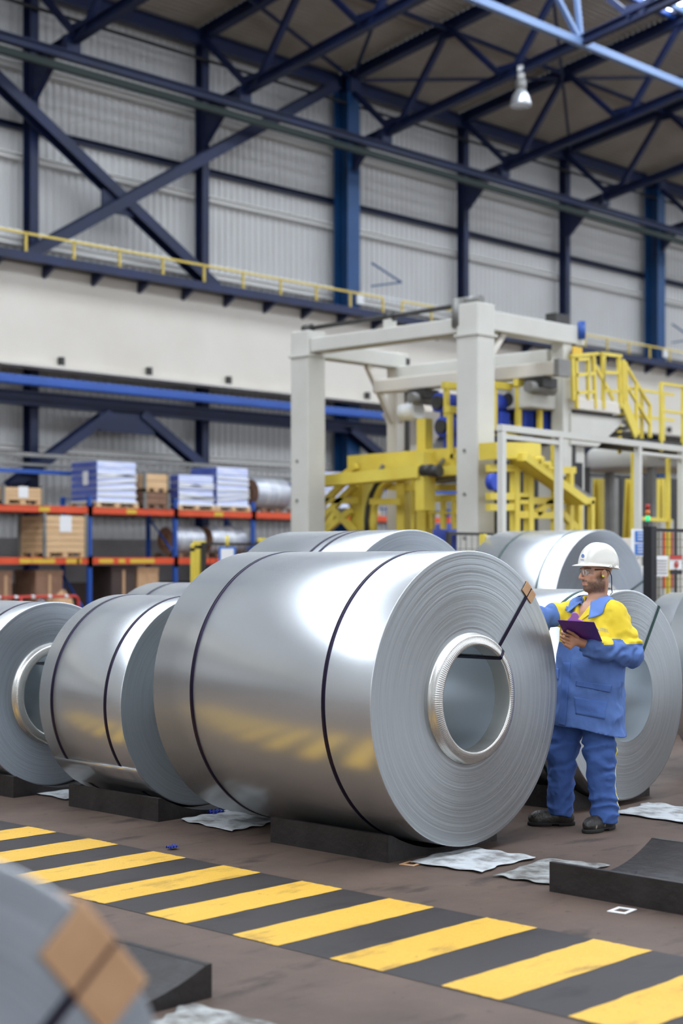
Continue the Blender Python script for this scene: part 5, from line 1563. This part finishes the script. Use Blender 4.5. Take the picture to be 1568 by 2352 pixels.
# ---- hard hat
def hat(th_, r, z): pass
m = MB(); N = 72; prof = 20; vs_ = []
ax_, ay_, hz = .108, .137, .152
for i in range(prof + 1):
    t_ = i / prof
    for k in range(N):
        a = 2 * PI * k / N; cx_, sy_ = math.cos(a), math.sin(a)
        fr_ = max(0, -sy_)
        if t_ < .8:
            e = t_ / .8 * PI / 2
            rr = math.sin(e) ** .86; z = hz * math.cos(e) ** .9
            ridge = .003 * math.exp(-((cx_ * rr * ax_) / .02) ** 2) * (1 - abs(rr - .5))
            vs_.append((ax_ * rr * cx_, ay_ * rr * sy_, z + ridge))
        else:
            e = (t_ - .8) / .2
            w_ = .010 + .036 * fr_ ** 2.5
            vs_.append(((ax_ + w_ * e * (.6 if fr_ > .3 else 1)) * cx_, (ay_ + w_ * e) * sy_, -.004 * e - .012 * e * fr_ ** 2 + .002 * math.sin(e * PI)))
m.add(vs_, [(i * N + k, (i + 1) * N + k, (i + 1) * N + (k + 1) % N, i * N + (k + 1) % N) for i in range(prof) for k in range(N)], True)
hatM = Matrix.Translation(Vector(hp(0, .020, .044))) @ Matrix.Rotation(YAW, 4, 'Z') @ Matrix.Rotation(math.radians(-6), 4, 'X')
m.v = [tuple(hatM @ Vector(v_)) for v_ in m.v]
HB = BVHTree.FromPolygons([Vector(v_) for v_ in m.v], m.f)
hat = m.build('hard_hat', 'hat_white', person, local=True, solid=.003); hat['label'] = 'white hard hat with small blue emblem'
k = MB(); c0 = hatM @ Vector((.112, .02, .004)); k.cyl(tuple(hatM @ Vector((.108, .02, .0))), tuple(hatM @ Vector((.12, .02, 0))), .007, 12).build('strap_lug', 'hat_white', hat, local=True)
MB().cyl(tuple(hatM @ Vector((.106, .05, .012))), tuple(hatM @ Vector((.119, .05, .012))), .012, 14).build('accessory_slot', 'hat_white', hat, local=True)
text_on('hat_lettering', HB, 'TATA', 1333.5, 1288, 1341, 1288.6, 4.0, 'logo_blue', hat, .0025, bold=.02)
def ellipse_decal(name, cx_, cy_, rx_, ry_, inner, a0=0, a1=2 * PI):
    mb = MB(); vs_ = []
    for i in range(25):
        a = a0 + (a1 - a0) * i / 24
        for s in (1, inner):
            h_, n_ = ray(HB, cx_ + rx_ * s * math.cos(a), cy_ + ry_ * s * math.sin(a)); vs_.append(tuple(h_ + n_ * .0025))
    mb.add(vs_, [(2 * i, 2 * i + 1, 2 * i + 3, 2 * i + 2) for i in range(24)]); mb.build(name, 'logo_blue', hat, local=True)
ellipse_decal('emblem', 1338.6, 1277.4, 3.4, 4.2, .52, math.radians(115), math.radians(425))
decal('emblem', HB, [(1337.9, 1273.5), (1339.5, 1273.5), (1339.3, 1281.4), (1338.1, 1281.4)], 'logo_blue', .0028, .0005, 2, 4, hat)
# ---- glasses, ear plug, cord
def gl_fn(u, w_):
    a = (u - .5) * 2 * math.radians(72)
    x = .074 * math.sin(a); y = -.020 - .094 * math.cos(a) ** .8
    z = .032 - w_ * (.040 + .004 * math.cos(a * 2.2))
    return hp(x, y + .004 * w_, z)
gls = MB().grid(gl_fn, 32, 8).build('safety_glasses', 'clear_lens', person, local=True, solid=.002); gls['label'] = 'clear wraparound safety glasses with black arms'
for s in (-1, 1):
    MB().tube([hp(s * .071, -.048, .026), hp(s * .08, -.03, .026), hp(s * .083, .0, .025), hp(s * .082, .022, .022), hp(s * .08, .04, .005)], [.004, .004, .0032, .0028, .0022], 8).build('temple_arm', 'black', gls, local=True)
MB().tube([hp(.083, .022, .022), hp(.088, .05, .012), hp(.086, .064, -.02), hp(.078, .068, -.06), hp(.066, .072, -.1), hp(.05, .085, -.13), hp(.0, .1, -.142)], .003, 8).build('cord', 'black', gls, local=True)
MB().cyl(hp(.079, .005, -.016), hp(.096, -.002, -.018), .0075, 12, .0065).build('ear_plug', 'ear_yellow', person, local=True)
# ---- clipboard in his left hand
TLc, TRc, BRc, BLc = (Vector(P(*a)) if False else P(a[0], a[1], d=a[2]) for a in ((1280, 1425, 9.60), (1363, 1428, 9.52), (1384, 1474, 9.78), (1301, 1467, 9.86)))
ctr = (TLc + TRc + BRc + BLc) / 4
t = thing('clipboard', 'purple clipboard with lilac clip held in the hand of the worker', 'clipboard', ctr)
ux = ((TRc - TLc) + (BRc - BLc)).normalized(); uy = ((TLc - BLc) + (TRc - BRc)); uy = (uy - ux * uy.dot(ux)).normalized(); un = ux.cross(uy)
wd, ht = ((TRc - TLc).length + (BRc - BLc).length) / 2, ((TLc - BLc).length + (TRc - BRc).length) / 2
def bb_(m_, x0, x1, y0, y1, z0, z1):
    vs_ = [ctr + ux * x + uy * y + un * z for x in (x0, x1) for y in (y0, y1) for z in (z0, z1)]
    return m_.add(vs_, [(0, 1, 3, 2), (4, 6, 7, 5), (0, 4, 5, 1), (2, 3, 7, 6), (0, 2, 6, 4), (1, 5, 7, 3)])
if un.z < 0: un = -un
bb_(MB(), -wd / 2, wd / 2, -ht / 2, ht / 2, -.002, .002).build('board', 'purple', t, bevel=.003)
bb_(MB(), -wd / 2 + .012, wd / 2 - .006, -ht / 2 + .01, ht / 2 - .02, .0025, .004).build('paper_stack', 'paper', t)
cl = MB(); pts = []
for i in range(13):
    a = PI * i / 12; pts.append((-.022 + .026 * math.cos(a), .018 + .026 * math.sin(a) * .9))
pts = [(.055, -.008), (.02, .0)] + [(x, y) for x, y in [(.004 + .0 + .026 * math.cos(PI * i / 12), .012 + .022 * math.sin(PI * i / 12)) for i in range(13)]] + [(-.045, -.008)]
off = -.01
vs_ = [ctr + ux * (x + off) + uy * (ht / 2 - .006 + y * .5) + Vector((0, 0, 1)) * (y * 1.0 + .008) + un * z for z in (.004, .009) for x, y in pts]; n_ = len(pts)
cl.add(vs_, [tuple(range(n_)), tuple(range(2 * n_ - 1, n_ - 1, -1))] + [(i, (i + 1) % n_, n_ + (i + 1) % n_, n_ + i) for i in range(n_)])
cl.build('spring_clip', 'clip_lilac', t)
